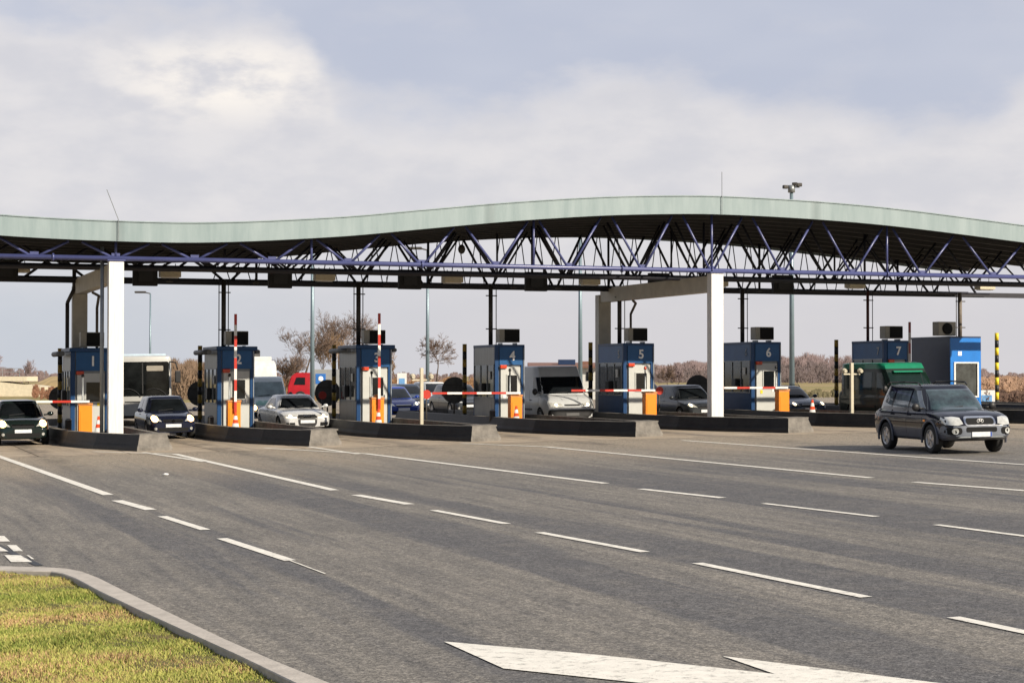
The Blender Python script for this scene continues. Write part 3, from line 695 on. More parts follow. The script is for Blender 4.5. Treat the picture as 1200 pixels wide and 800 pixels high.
def blue_booth():
    w, length, h = 1.42, 2.9, 2.95; o = at(1131, 75.5, .2); hw = w/2
    t = thing('toll_booth', 'bright blue booth with a white framed window and no number', 'toll booth', o, TH)
    b = NB(); box(b, (0, length/2, h/2), (w-.02, length, h), bev=.01); body = obj('wall', b, M_['azuredark'], t)  # darker blue than the sunlit front: shade of the sides put into the colour
    b = NB(); box(b, (0, -.02, h-.5), (w, .05, 1.0)); box(b, (-hw+.07, -.02, (h-1)/2), (.14, .05, h-1.002)); box(b, (hw-.06, -.02, (h-1)/2), (.12, .05, h-1.002)); box(b, (0, -.02, .3), (w-.27, .05, .6)); obj('front_panel', b, M_['azure'], t)
    b = NB(); box(b, (.02, -.01, 1.28), (w-.34, .03, 1.3)); g = obj('window', b, M_['boothglass'], t)
    b = NB()
    for s in (-1, 1): box(b, (.02+s*(w-.34)/2, -.045, 1.28), (.07, .06, 1.42))
    for z in (.6, 1.96): box(b, (.02, -.045, z), (w-.41, .055, .06))
    obj('window_frame', b, M_['white'], g)
    b = NB(); box(b, (-.28, -.052, h-.62), (.17, .02, .17)); obj('notice', b, M_['number'], t)
    b = NB(); box(b, (0, length/2, h+.03), (w+.03, length+.04, .08)); obj('roof', b, M_['azuredark'], t)
    b = NB(); box(b, (-.95+.3, .5, h+.38), (.82, .45, .56), bev=.02); ac = obj('air_conditioner', b, M_['acbody'], t)
    b = NB(); lathe(b, [(.23, 0), (.23, .03), (.17, .05), (.05, .05)], 24, M=Matrix.Translation((-.65, .275, h+.38)) @ Matrix.Rotation(pi/2, 4, 'X')); obj('fan', b, M_['dark'], ac)
blue_booth()

# service masts from the booth roofs up into the canopy
for i, (px, dark) in enumerate([(None, 1), (262, 1), (420, 1), (575, 1), (726, 1), (870, 1), (1017, 1), (1125, 0)]):
    l = BOOTH_L+1.7
    if px is None: continue
    v = onL(px, 400, l); p, _ = PL(v); z0 = W(p, l, .2).z + 2.86; top = 5.75
    t = thing('service_mast', 'dark cable mast rising from ' + ('the roof of toll booth %d into the canopy' % (i+1) if i < 7 else 'the bright blue booth into the canopy'), 'mast', (v.x, v.y, z0), TH, 'cable masts on the booth roofs')
    hgt = top - z0; m = M_['mastdark'] if i not in (6,) else mat('mast_rust', (.10, .035, .03), .6)
    if i == 7: m = M_['masttan']
    b = NB(); tube(b, (0, 0, 0), (0, 0, hgt), .085 if i != 6 else .06, n=10); obj('pole', b, m, t)
    for s in ((-.17, .17) if i in (1, 2) else (.22,) if i != 7 else (-.17,)):
        b = NB(); tube(b, (s, 0, 0), (s, 0, hgt), .018, n=6); obj('conduit', b, M_['mastdark'], t)
    b = NB()
    for z in (hgt*.28, hgt*.82): box(b, (.03, 0, z), (.44, .05, .04))
    obj('bracket', b, M_['mastdark'], t)

# ------------------------------------------------------------------ barriers, posts, cones, signs
def arm(bm, length, n, up=False, r=.045):
    """striped boom starting at the hinge, along -x or straight up"""
    s = length/n
    for k in range(n):
        mi = k % 2 if not up else (k+1) % 2
        if up: box(bm, (0, 0, .05+(k+.5)*s), (.09, .05, s-.001), mi)
        else: box(bm, (-(k+.5)*s, 0, 0), (s-.001, .045, .075), mi)
def barrier(px, lab, up=False, i=0, length=3.3, loff=-2.2, shade=False):
    v = onL(px, 480, BOOTH_L+loff); p, l = PL(v); o = W(p, l, .2)
    t = thing('toll_barrier', lab, 'barrier', o, TH, 'orange barrier machines in front of the booths')
    b = NB(); box(b, (0, 0, .5), (.44, .34, 1.0), bev=.015); c = obj('cabinet', b, M_['orange'], t)
    b = NB(); box(b, (0, 0, 1.04), (.48, .38, .07), bev=.01); obj('cabinet_lid', b, M_['orangecap'], c)
    b = NB(); box(b, (.0, -.175, .45), (.34, .012, .7)); obj('cabinet_door', b, M_['orange'], c)
    b = NB(); box(b, (0, 0, 1.01+.06), (.2, .24, .18), bev=.02); obj('hinge_head', b, M_['orangecap'], t)
    b = NB()
    if up: arm(b, 3.35, 9, True); a = obj('boom', b, [M_['armwhite'], M_['red']], t, loc=(0.02, -.24, .6))
    else: arm(b, length, 6); a = obj('boom', b, [M_['armwhite'], M_['red']], t, loc=(.12, -.24, 1.13)); 
    return t
barrier(99.5, 'orange barrier machine beside booth 1 with its striped arm lowered across the leftmost lane', length=3.6)
barrier(273.5, 'orange barrier machine by booth 2 with its striped arm raised, cone at its foot', up=True)
barrier(441.5, 'orange barrier machine by booth 3 with its striped arm raised straight up', up=True)
barrier(603.5, 'orange barrier machine by booth 4 with its striped arm lowered toward the camera post')
barrier(761, 'orange barrier machine by booth 5, its arm lowered before the white van')
barrier(916.5, 'orange barrier machine by booth 6 with its arm lowered behind the white column', length=3.2)
v = onL(1063, 440, BOOTH_L-1); p, l = PL(v)
t = thing('toll_barrier', 'barrier beside booth 7 with its arm raised, half hidden by the dark off-roader', 'barrier', W(p, l, .2), TH, 'orange barrier machines in front of the booths')
b = NB(); box(b, (0, 0, .5), (.44, .34, 1.0), bev=.015); obj('cabinet', b, M_['orange'], t)
b = NB(); arm(b, 2.9, 7, True); obj('boom', b, [mat('boom_dull_white', (.40, .36, .33), .5), mat('boom_dull_red', (.22, .03, .03), .5)], t, loc=(.0, -.2, .65))  # darker white and red than on the other booms

def striped_post(px, lab, ytop, lit=False, l=69.0, r=.085):
    v = onL(px, ytop, l); p, _ = PL(v); o = W(p, l, .2); h = v.z - o.z
    t = thing('striped_post', lab, 'post', o, TH, 'yellow and black posts behind the booths')
    b = NB(); n = 10 if h > 2 else 7; s = h/n
    for k in range(n): tube(b, (0, 0, k*s), (0, 0, (k+1)*s - .001), r, n=12, mi=(k+n+1) % 2)
    obj('shaft', b, [M_['yellow'] if lit else M_['ochre'], M_['black']], t)
    b = NB(); box(b, (0, 0, .015), (.3, .3, .03)); obj('base_plate', b, M_['black'], t)
for k, (px, yt) in enumerate([(70.5, 408), (234.5, 405), (391.5, 404), (544.5, 403), (692, 401)]):
    striped_post(px, 'shaded yellow and black striped post just left of booth %d' % (k+1), yt)
striped_post(980, 'shaded yellow and black striped post between booths 6 and 7', 398)
striped_post(1168, 'sunlit yellow and black striped post right of the bright blue booth', 390, True, l=70)

def cone_(px, loff, lab, off=0):
    v = onL(px, 480, BOOTH_L+loff); p, l = PL(v); o = W(p, l, .2)
    t = thing('traffic_cone', lab, 'traffic cone', o, TH, 'traffic cones on the islands')
    b = NB(); box(b, (0, 0, .02), (.36, .36, .04), bev=.01); obj('base', b, M_['red'], t)
    b = NB(); lathe(b, [(.15, .04), (.125, .17), (.125, .17), (.10, .31), (.10, .31), (.075, .43), (.075, .43), (.055, .56), (.055, .56), (.03, .68)], 18, mis=[0, 0, 1, 1, 0, 0, 1, 1, 0, 0]); obj('cone', b, [M_['cone'], M_['armwhite']], t)
cone_(115.5, -4.4, 'red and white traffic cone at the foot of the left white column')
cone_(276, -3.0, 'red and white traffic cone before the raised barrier of booth 2')
cone_(443.5, -3.0, 'red and white traffic cone before the raised barrier of booth 3')
cone_(605, -3.0, 'red and white traffic cone before the orange cabinet of booth 4')
cone_(952, -3.4, 'red and white traffic cone in front of the blue estate car')

def round_sign(px, py, l, r, lab, red=False, name='round_sign'):
    v = onL(px, py, l); p, _ = PL(v); o = W(p, l, .2 if not red else 0); zc = v.z-o.z
    t = thing(name, lab, 'sign', o, TH, 'round signs on the islands')
    b = NB(); lathe(b, [(r, -.012), (r, .012)], 32, M=Matrix.Translation((0, 0, zc)) @ Matrix.Rotation(pi/2, 4, 'X')); d = obj('disc', b, M_['disc'] if not red else M_['red'], t)
    if red:
        b = NB(); lathe(b, [(r*.68, -.02), (r*.68, -.014)], 32, M=Matrix.Translation((0, 0, zc)) @ Matrix.Rotation(pi/2, 4, 'X')); obj('disc_centre', b, mat('sign_pink_white', (.75, .55, .48), .5), d)
    b = NB(); tube(b, (0, .04, 0), (0, .04, zc+r*.8), .03, n=8); obj('post', b, M_['mastdark'], t)
    if not red:
        b = NB(); box(b, (0, -.02, zc+r*.4), (r*1.6, .012, .04)); box(b, (0, -.02, zc-r*.4), (r*1.6, .012, .04)); obj('bracket', b, M_['mastdark'], d)
round_sign(71, 466, 69.6, .42, 'back of a dark round sign left of booth 1')
round_sign(234, 461, 69.6, .46, 'back of a dark round sign left of booth 2, over the small dark car')
round_sign(384, 460, 69.8, .50, 'back of a dark round sign left of booth 3, behind the silver coupe')
round_sign(532.5, 457, 69.8, .52, 'back of a dark round sign left of booth 4')
round_sign(818, 455, 70.2, .56, 'back of a dark round sign above the dark hatchback near booth 6')
round_sign(773, 457.5, BOOTH_L+1.5, .16, 'small red and white disc beside booth 5, right of its barrier', True)
round_sign(500, 462, BOOTH_L+1.5, .17, 'small red and white disc left of the barrier arm of booth 4', True)
round_sign(378, 463, BOOTH_L+3.5, .15, 'small red and white disc above the silver coupe roof', True)

# slim signal posts by the cabinets
for k, (px, yt) in enumerate([(97, 438), (269, 437.5), (435.5, 434.5), (597.5, 431.5), (756, 429.5), (909.5, 428.5)]):
    l = BOOTH_L-1.5; v = onL(px, yt, l); p, _ = PL(v); o = W(p, l, .2)
    t = thing('signal_post', 'slim grey post with a small dark head in front of the door of booth %d' % (k+1), 'post', o, TH, 'slim posts before the booth doors')
    h = v.z-o.z; b = NB(); tube(b, (0, 0, 0), (0, 0, h-.08), .03, n=8); obj('pole', b, M_['steel'], t); b = NB(); tube(b, (0, 0, h-.1), (0, 0, h), .06, .04, n=10); obj('head', b, M_['blackp'] if k != 4 else M_['redlamp'], t)
# bollards with silvery tops at booth 1 and 2, hand wheel boxes etc.
for k, (px, py, l) in enumerate([(80, 500, 64.5), (247, 495, 64.2), (577, 490, 64.2)]):
    v = onL(px, py, l); p, _ = PL(v); o = W(p, l, .2)
    t = thing('bollard', 'short steel bollard with rounded cap by the corner of booth %d' % [1, 2, 4][k], 'bollard', o, TH, 'bollards at the booth corners')
    b = NB(); tube(b, (0, 0, 0), (0, 0, .5), .11, n=14); obj('shaft', b, M_['mastdark'], t); b = NB(); ball(b, (0, 0, .5), .115, s=(1, 1, .5)); obj('cap', b, M_['steel'], t)

def camera_post(px, ytop, l, lab):
    v = onL(px, ytop, l); p, _ = PL(v); o = W(p, l, .2); h = v.z-o.z
    t = thing('camera_post', lab, 'post', o, TH, 'cream posts with two round heads')
    b = NB(); box(b, (0, 0, h/2), (.11, .11, h), bev=.01); obj('pole', b, M_['cream'], t)
    b = NB(); box(b, (0, 0, h-.40), (.66, .05, .05)); a = obj('cross_arm', b, M_['cream'], t)
    for s in (-1, 1):
        b = NB(); ball(b, (s*.32, -.02, h-.28), .10, s=(1, 1, .9)); tube(b, (s*.32, -.02, h-.28), (s*.32, -.16, h-.30), .06, n=12); tube(b, (s*.32, 0, h-.4), (s*.32, 0, h-.3), .02, n=6); obj('camera_head', b, M_['cream'], a)
camera_post(494, 431, 60.0, 'cream post with two round camera heads left of booth 4')
camera_post(998, 425, 59.0, 'cream post with two round camera heads before the green van')

# tall lighting masts behind the plaza
def light_mast(px, ybase, ytop, D, lab, head, r=.10):
    g = at(px, D); v = Vector(((px-600)/F*D, D, EYE+(440-ytop)*D/F)); h = v.z-g.z
    t = thing('lighting_mast', lab, 'lighting mast', g, 0, 'tall lighting masts')
    b = NB(); tube(b, (0, 0, 0), (0, 0, h), r, r*.6, n=12); obj('pole', b, M_['pole'], t)
    if head == 'street':
        b = NB(); path(b, [(0, 0, h), (-.5, 0, h+.12)], .05, n=6); box(b, (-.8, 0, h+.12), (.9, .35, .16), bev=.05); obj('lamp_head', b, M_['mastdark'], t)
    else:
        b = NB(); tube(b, (0, 0, h-.3), (0, 0, h+.1), .2, n=12); box(b, (0, 0, h), (.9, .07, .07)); obj('cross_arm', b, M_['steel'], t)
        for x, z, a in ((-.5, .0, .4), (.25, .25, -.3), (.6, .2, .2)):
            b = NB(); box(b, (x*.7, -.1, h+z*.6), (.30, .22, .2), rz=a, bev=.04); obj('floodlight', b, M_['mastdark'], t)
light_mast(176, 417, 344, 150, 'thin distant street lamp above the white bus', 'street', .10)
light_mast(366, 465, 275, 115, 'pale blue mast standing behind the silver coupe', 'flood', .15)
light_mast(501, 440, 293, 118, 'pale blue mast with street lamp head behind the cream camera post', 'street', .13)
light_mast(680, 428, 268, 110, 'pale blue mast rising behind the white van', 'flood', .14)
light_mast(928, 455, 219, 105, 'tall floodlight mast rising above the canopy roof', 'flood', .16)

# ------------------------------------------------------------------ vehicles (local frame: +x forward, +y left, z up, origin on the road under the middle)
def lerp(a, b, t): return a + (b-a)*t
def interp(tab, x):
    if x <= tab[0][0]: return tab[0][1]
    for (x0, y0), (x1, y1) in zip(tab, tab[1:]):
        if x <= x1: return lerp(y0, y1, (x-x0)/(x1-x0))
    return tab[-1][1]
def smooth_interp(tab, x):
    # light smoothing of the polyline so panels look pressed rather than folded
    return (interp(tab, x-.05)+2*interp(tab, x)+interp(tab, x+.05))/4
SEC = [(0, 0), (.60, 0), (.86, .01), (.945, .10), (.975, .24), (.99, .42), (1, .56), (.995, .70), (.985, .82), (.955, .92), (.88, .985), (.70, 1.03), (.45, 1.055), (.22, 1.065), (0, 1.07)]
def body_mesh(s):
    Lh = s['L']/2; bm = NB(); xs = []; x = -Lh
    ends = [0, .03, .07, .13, .2, .3, .42, .56]
    xs = [-Lh+e for e in ends] + [(-Lh+.7) + i*(2*Lh-1.4)/26 for i in range(27)] + [Lh-e for e in ends[::-1]]
    rings = []
    for x in xs:
        zt = smooth_interp(s['belt'], x); z0 = interp(s['sill'], x); w = interp(s['plan'], x)*s['W']/2; cr = s.get('crown', 1)
        half = [(y*w, z0+(min(t, 1)+(t-1)*cr if t > 1 else t)*(zt-z0)) for y, t in SEC]
        ring = [bm.verts.new((x, y, z)) for y, z in half] + [bm.verts.new((x, -y, z)) for y, z in half[-2:0:-1]]
        rings.append(ring)
    n = len(rings[0])
    for a, b in zip(rings, rings[1:]):
        for k in range(n): bm.faces.new((a[k], a[(k+1) % n], b[(k+1) % n], b[k]))
    bm.faces.new(rings[0]); bm.faces.new(rings[-1][::-1]); bmesh.ops.recalc_face_normals(bm, faces=bm.faces)
    # wheel arches
    r = s['wr']; cut = NB()
    for xw in s['axles']:
        for sd in (-1, 1):
            tube(cut, (xw, sd*(s['W']/2-.30), r+.01), (xw, sd*(s['W']/2+.2), r+.01), r+s.get('archgap', .055), n=28)
    me = bpy.data.meshes.new('b'); bm.to_mesh(me); bm.free(); me.materials.append(s['paint']); me.materials.append(M_['dark'])
    cm = bpy.data.meshes.new('c'); bmesh.ops.recalc_face_normals(cut, faces=cut.faces)
    for f in cut.faces: f.material_index = 0
    cut.to_mesh(cm); cut.free(); cm.materials.append(M_['dark'])
    ob = bpy.data.objects.new('b', me); oc = bpy.data.objects.new('c', cm); C.objects.link(ob); C.objects.link(oc)
    md = ob.modifiers.new('x', 'BOOLEAN'); md.operation = 'DIFFERENCE'; md.object = oc; md.solver = 'EXACT'; md.material_mode = 'TRANSFER'
    dg = bpy.context.evaluated_depsgraph_get(); dg.update(); res = bpy.data.meshes.new_from_object(ob.evaluated_get(dg))
    mats = [m for m in res.materials]
    bm = NB(); bm.from_mesh(res)
    dk = [i for i, m in enumerate(mats) if m and m.name.startswith('arch_black')]
    for f in bm.faces: f.material_index = 1 if f.material_index in dk else 0
    bpy.data.objects.remove(ob); bpy.data.objects.remove(oc)
    # greenhouse: stacked rounded slices
    g = s['gh']; NS = 14; NR = 56; rings = []
    for k in range(NS+4):
        t = min(1, k/NS); z = lerp(g['z0'], g['z1'], t); sh = 0; dz = 0
        if k > NS: q = (k-NS); sh = [.03, .10, .26][q-1]; dz = [.018, .034, .05][q-1]
        bow = g.get('bow', .0)*sin(pi*t)
        xf = lerp(g['xf0'], g['xf1'], t) + bow - sh*.9; xr = lerp(g['xr0'], g['xr1'], t) - bow*.5 + sh*.9
        w = lerp(g['w0'], g['w1'], t) - sh*.55 + bow*.3; cx = (xf+xr)/2; ax = (xf-xr)/2; ex = g.get('exp', 7)
        ring = []
        for i in range(NR):
            a = 2*pi*(i+.5)/NR; c_, s_ = cos(a), sin(a); rad = (abs(c_)**ex + abs(s_)**ex)**(-1/ex)
            ring.append(bm.verts.new((cx+ax*rad*c_, w*rad*s_, z+dz*g.get('dome', 1))))
        rings.append(ring)
    for a, b in zip(rings, rings[1:]):
        for i in range(NR): f = bm.faces.new((a[i], a[(i+1) % NR], b[(i+1) % NR], b[i])); f.material_index = 0
    bm.faces.new(rings[0][::-1]); bm.faces.new(rings[-1])
    if s.get('roofmat'):
        for f in bm.faces:
            if f.calc_center_median().z > s['roofz'] and f.material_index == 0: f.material_index = 2
    if s.get('clad'):
        for f in bm.faces:
            if f.material_index == 0 and f.calc_center_median().z < s['clad'] : f.material_index = 2
    bm.normal_update(); return bm
def decal(bvh, outline, axis, m, name, parent, off=.008, cuts=3, skirt=.02):
    """thin shaped panel pressed onto the body: outline in (y,z) for front/back, (x,z) for the sides"""
    bm = NB()
    if len(outline) == 4:
        a, b_, c, d = [Vector((p[0], p[1], 0)) for p in outline]
        nu = max(2, min(24, int(max((b_-a).length, (c-d).length)/.06)+1)); nv = max(2, min(16, int(max((d-a).length, (c-b_).length)/.06)+1))
        gr = [[bm.verts.new(a.lerp(b_, i/nu).lerp(d.lerp(c, i/nu), j/nv)) for i in range(nu+1)] for j in range(nv+1)]
        for j in range(nv):
            for i in range(nu): bm.faces.new((gr[j][i], gr[j][i+1], gr[j+1][i+1], gr[j+1][i]))
        cuts = 0
    else:
        f = bm.faces.new([bm.verts.new((p[0], p[1], 0)) for p in outline]); bmesh.ops.triangulate(bm, faces=[f])
    for _ in range(cuts):
        L_ = sum(e.calc_length() for e in bm.edges)/len(bm.edges)
        if L_ < .07: break
        bmesh.ops.subdivide_edges(bm, edges=[e for e in bm.edges if e.calc_length() > .09], cuts=1); bmesh.ops.triangulate(bm, faces=[f for f in bm.faces if len(f.verts) > 3])
    D = {'front': Vector((-1, 0, 0)), 'back': Vector((1, 0, 0)), 'right': Vector((0, 1, 0)), 'left': Vector((0, -1, 0))}[axis]
    for v in bm.verts:
        a, b = v.co.x, v.co.y
        o = Vector((0, a, b)) - D*8 if axis in ('front', 'back') else Vector((a, 0, b)) - D*8
        h = bvh.ray_cast(o, D)
        if h[0] is None or (axis in ('front', 'back') and h[0].x*(-D.x) < -0.3) or (axis in ('left', 'right') and h[0].y*(-D.y) < .3):
            h = bvh.find_nearest(o + D*(8 - (2.0 if axis in ('front', 'back') else .8)))
        v.co = h[0] + h[1]*0 - D*off
    be = [e for e in bm.edges if len(e.link_faces) == 1]
    r = bmesh.ops.extrude_edge_only(bm, edges=be)
    for v in [g_ for g_ in r['geom'] if isinstance(g_, bmesh.types.BMVert)]: v.co += D*(skirt+off)
    return obj(name, bm, m, parent, smooth=50)
def wheel(parent, x, y, r, wdt, side, rimm, spokes=5, steer=0):
    b = NB(); Mx = Matrix.Translation((x, y, r)) @ Matrix.Rotation(steer, 4, 'Z') @ Matrix.Rotation(-side*pi/2, 4, 'X')
    lathe(b, [(r*.60, -wdt/2), (r*.9, -wdt/2), (r*.975, -wdt*.42), (r, -wdt*.25), (r, wdt*.25), (r*.975, wdt*.42), (r*.9, wdt/2), (r*.66, wdt/2), (r*.64, wdt*.40), (r*.60, wdt*.2)], 32)
    bmesh.ops.transform(b, matrix=Mx, verts=b.verts); w = obj('wheel', b, M_['rubber'], parent)
    b = NB(); lathe(b, [(r*.66, wdt*.34), (r*.655, wdt*.48), (r*.60, wdt*.48), (r*.59, wdt*.22), (.02, wdt*.20)], 32, mis=[0, 0, 0, 1, 1])
    for k in range(spokes):
        a = 2*pi*k/spokes; c, s_ = cos(a), sin(a); n_ = Vector((-s_, c, 0)); d = Vector((c, s_, 0)); vs = []
        for rr_, ww, z in ((r*.10, r*.10, wdt*.42), (r*.61, r*.13, wdt*.40)):
            for sg in (-1, 1): vs += [b.verts.new(d*rr_+n_*ww*sg+Vector((0, 0, z))), b.verts.new(d*rr_+n_*ww*sg+Vector((0, 0, z-.03)))]
        for q in ((0, 2, 6, 4), (0, 4, 5, 1), (2, 3, 7, 6)): b.faces.new([vs[i] for i in q])
    lathe(b, [(r*.15, wdt*.38), (r*.14, wdt*.46), (.02, wdt*.47)], 14)
    bmesh.ops.transform(b, matrix=Mx, verts=b.verts); obj('rim', b, [rimm, M_['dark']], w)
def quad(cy, cz, w, h, top=None, skew=0): 
    t = top if top is not None else w
    return [(cy-w/2, cz-h/2), (cy+w/2, cz-h/2), (cy+t/2+skew, cz+h/2), (cy-t/2+skew, cz+h/2)]
def rquad(cy, cz, w, h, r=.04, n=4):
    pts = []
    for sx, sy, a0 in ((1, -1, -pi/2), (1, 1, 0), (-1, 1, pi/2), (-1, -1, pi)):
        for k in range(n+1):
            a = a0 + pi/2*k/n; pts.append((cy+sx*(w/2-r)+r*cos(a), cz+sy*(h/2-r)+r*sin(a)))
    return pts
def circ(cy, cz, r, n=16, sy=1): return [(cy+r*cos(2*pi*i/n), cz+sy*r*sin(2*pi*i/n)) for i in range(n)]
def place(t, px, P_lane, L, head=LANE, D=None, dz=0):
    """front centre of the vehicle on the sight line px at distance D, or in the lane P_lane"""
    k = (px-600)/F
    if D is None: D = P_lane / (PV.x*k + PV.y)
    v = Vector((k*D, D, 0)); v = v - Vector((cos(head), sin(head), 0))*(L/2); p, l = PL(v); v.z = gz(p, l)+dz
    t.location = v; g = Vector((-SLOPE*PV.x, -SLOPE*PV.y, 1)).normalized() if l < 95 else Vector((0, 0, 1))
    q = Vector((0, 0, 1)).rotation_difference(g) @ Matrix.Rotation(head, 3, 'Z').to_quaternion(); t.rotation_euler = q.to_euler()
    return t
def vehicle(name, label, cat, s, lit=False, group=None):
    t = thing(name, label, cat, (0, 0, 0), 0, group); g = s['gh']
    bm = body_mesh(s); bvh = BVHTree.FromBMesh(bm); W2 = s['W']/2
    mats = [s['paint'], M_['dark']] + ([s.get('cladmat') or s.get('roofmat')] if (s.get('clad') or s.get('roofmat')) else [])
    body = obj('body', bm, mats, t, smooth=32, recalc=False)
    gl = s.get('glass', M_['glass'])
    def xf(z): return lerp(g['xf0'], g['xf1'], (z-g['z0'])/(g['z1']-g['z0']))
    def xr(z): return lerp(g['xr0'], g['xr1'], (z-g['z0'])/(g['z1']-g['z0']))
    def wy(z): return lerp(g['w0'], g['w1'], (z-g['z0'])/(g['z1']-g['z0']))
    z0, z1 = s['ws']
    ws = decal(bvh, [(-wy(z0)*.92, z0), (wy(z0)*.92, z0), (wy(z1)*.86, z1), (-wy(z1)*.86, z1)], 'front', gl, 'windscreen', t)
    for w in s.get('wipers', [(-.35, .1), (.3, .75)]):
        b = NB(); z = z0+.02; h1 = bvh.ray_cast(Vector((8, w[0], z)), Vector((-1, 0, 0)))[0]; h2 = bvh.ray_cast(Vector((8, w[0]+.5*(w[1]-w[0])/.45, z+.05)), Vector((-1, 0, 0)))[0]
        if h1 and h2: tube(b, h1+Vector((.02, 0, 0)), h2+Vector((.03, 0, 0)), .010, n=5); obj('wiper', b, M_['blackp'], ws)
        else: b.free()
    z0, z1 = s['back']
    decal(bvh, [(-wy(z0)*.85, z0), (wy(z0)*.85, z0), (wy(z1)*.8, z1), (-wy(z1)*.8, z1)], 'back', gl, 'rear_window', t)
    for (a0, b0, a1, b1, za, zc) in s['sides']:
        for ax in ('right', 'left'):
            win = decal(bvh, [(a0, za), (b0, za), (b1, zc), (a1, zc)], ax, s.get('sideglass', gl), 'side_window', t, .006)
    for nm, m, pts, off in s['front']:
        both = nm.endswith('*'); nm = nm.rstrip('*')
        for sg in ((1, -1) if both else (1,)):
            o = decal(bvh, [(p[0]*sg, p[1]) for p in (pts if sg == 1 else pts[::-1])], 'front', m, nm, t, off)
            if nm == 'headlight' and lit:
                cy = sum(p[0] for p in pts)/len(pts)*sg; cz = sum(p[1] for p in pts)/len(pts)
                decal(bvh, circ(cy, cz, .11 if lit == 'lamplit' else .06, 14), 'front', M_[lit], 'bulb', o, off+.012)
    for nm, m, pts, off in s.get('side', []):
        for ax in ('right', 'left'): decal(bvh, pts, ax, m, nm, t, off)
    for xw in s['axles']:
        for sd in (1, -1): wheel(t, xw, sd*(W2-.115), s['wr'], .2, sd, s.get('rim', M_['alloy']), s.get('spokes', 5), s.get('steer', 0) if xw > 0 else 0)
    mx = xf(s['mz'])-.12
    for sd in (1, -1):
        b = NB(); ball(b, (mx, sd*(W2+.11), s['mz']), .1, s=(.6, 1.05, s.get('ms', .75))); tube(b, (mx, sd*(W2-.1), s['mz']-.04), (mx, sd*(W2+.06), s['mz']-.02), .025, n=6); obj('mirror', b, s.get('mirror', s['paint']), t)
    for sd in (1, -1):                               # shut lines and handles
        for x in s.get('shut', []):
            pass
    return t, body, bvh
def carspec(paintm, L=3.9, W=1.66, H=1.44, **k):
    h = L/2; f = k.get('bonnet', 1.02); b = k.get('bz', .93); s = dict(L=L, W=W, paint=paintm, wr=.30, axles=(h-.76, -h+.68),
        belt=[(-h, b-.18), (-h+.08, b-.05), (-h+.4, b+.0), (0, b-.02), (h-f, b-.05), (h-.55, b-.12), (h-.25, b-.20), (h-.10, b-.28), (h-.02, b-.36), (h, b-.40)],
        sill=[(-h, .30), (-h+.15, .22), (h-.3, .2), (h, .24)],
        plan=[(-h, .80), (-h+.1, .93), (-h+.5, .99), (0, 1), (h-.7, .99), (h-.35, .955), (h-.15, .89), (h-.05, .80), (h, .72)],
        gh=dict(xf0=h-f+.06, xf1=h-f-.62, xr0=-h+.10, xr1=-h+.42, z0=b-.10, z1=H-.05, w0=W/2*.93, w1=W/2*.70, bow=.05, exp=6),
        ws=(b+.0, H-.09), back=(b+.02, H-.12), mz=b+.05)
    g = s['gh']; z0, z1 = b+.02, H-.11
    def X(t, z): 
        q = (z-g['z0'])/(g['z1']-g['z0']); return lerp(lerp(g['xf0'], g['xf1'], q), lerp(g['xr0'], g['xr1'], q), t)
    s['sides'] = [(X(.45, z0), X(.10, z0), X(.16, z1), X(.45, z1), z0, z1), (X(.76, z0), X(.48, z0), X(.48, z1), X(.76, z1), z0, z1)]
    s['sides'] = [(a0, b0, a1, b1, z0, z1) for (a0, b0, b1, a1, z0, z1) in s['sides']]
    W2 = W/2
    s['front'] = [('headlight*', M_['lamp'], [(W2*.46, b-.33), (W2*.80, b-.30), (W2*.93, b-.20), (W2*.86, b-.15), (W2*.60, b-.20)], .012),
                  ('grille', M_['blackp'], quad(0, b-.31, W2*.78, .11, W2*.86), .008), ('grille_trim', M_['chrome'], quad(0, b-.275, W2*.80, .02), .016),
                  ('air_intake', M_['dark'], quad(0, .33, W2*1.15, .12, W2*1.25), .006), ('number_plate', M_['platew'], quad(0, .46, .52, .11), .02), ('fog_light*', M_['lamp'], circ(W2*.72, .36, .05, 12), .012)]
    s['side'] = [('door_handle', M_['blackp'], quad(-.25, b-.10, .16, .03), .014), ('shut_line', M_['dark'], quad(X(.465, .9)+.0, .60, .012, .56), .001), ('sill_trim', M_['blackp'], quad(0, .27, L-2.1, .07), .004)]
    return s
navy_p = paint('paint_navy', (.010, .013, .030)); blk_p = paint('paint_bottle_black', (.010, .017, .016)); silver_p = paint('paint_silver', (.66, .67, .67), .22, .06, .25)
blue_p = paint('paint_blue', (.02, .05, .28)); grey_p = paint('paint_dark_grey', (.045, .05, .055), .28, .1, .3); dblue_p = paint('paint_slate_blue', (.03, .05, .085), .25, .1, .3)
white_p = paint('paint_white', (.62, .63, .62), .35); red_p = paint('paint_red', (.36, .02, .03), .35); green_p = paint('paint_dark_green', (.006, .020, .015), .5)
teal_p = paint('paint_bright_green', (.012, .20, .11), .35); mars_p = paint('paint_dark_red', (.11, .012, .02), .3)

# 1 dark saloon at the left edge
s = carspec(blk_p, 4.3, 1.72, 1.42); t, *_ = vehicle('parked_car', 'dark green car with lit headlights under the lowered barrier at the left edge', 'car', s, 'lamplit'); t.name = 'car'; place(t, 28, 5.3, 4.3)
# 2 dark hatchback between islands 1 and 2
s = carspec(navy_p, 3.85, 1.66, 1.44, bonnet=.95); s['front'][2] = ('grille_trim', M_['chrome'], quad(0, .60, .62, .025), .016)
t, body, bvh = vehicle('car', 'small navy hatchback with glowing headlights in front of the white bus', 'car', s, 'lamplit'); place(t, 204, 10.4, 3.85)
decal(bvh, circ(0, .605, .05, 14), 'front', M_['chrome'], 'emblem', t, .02)
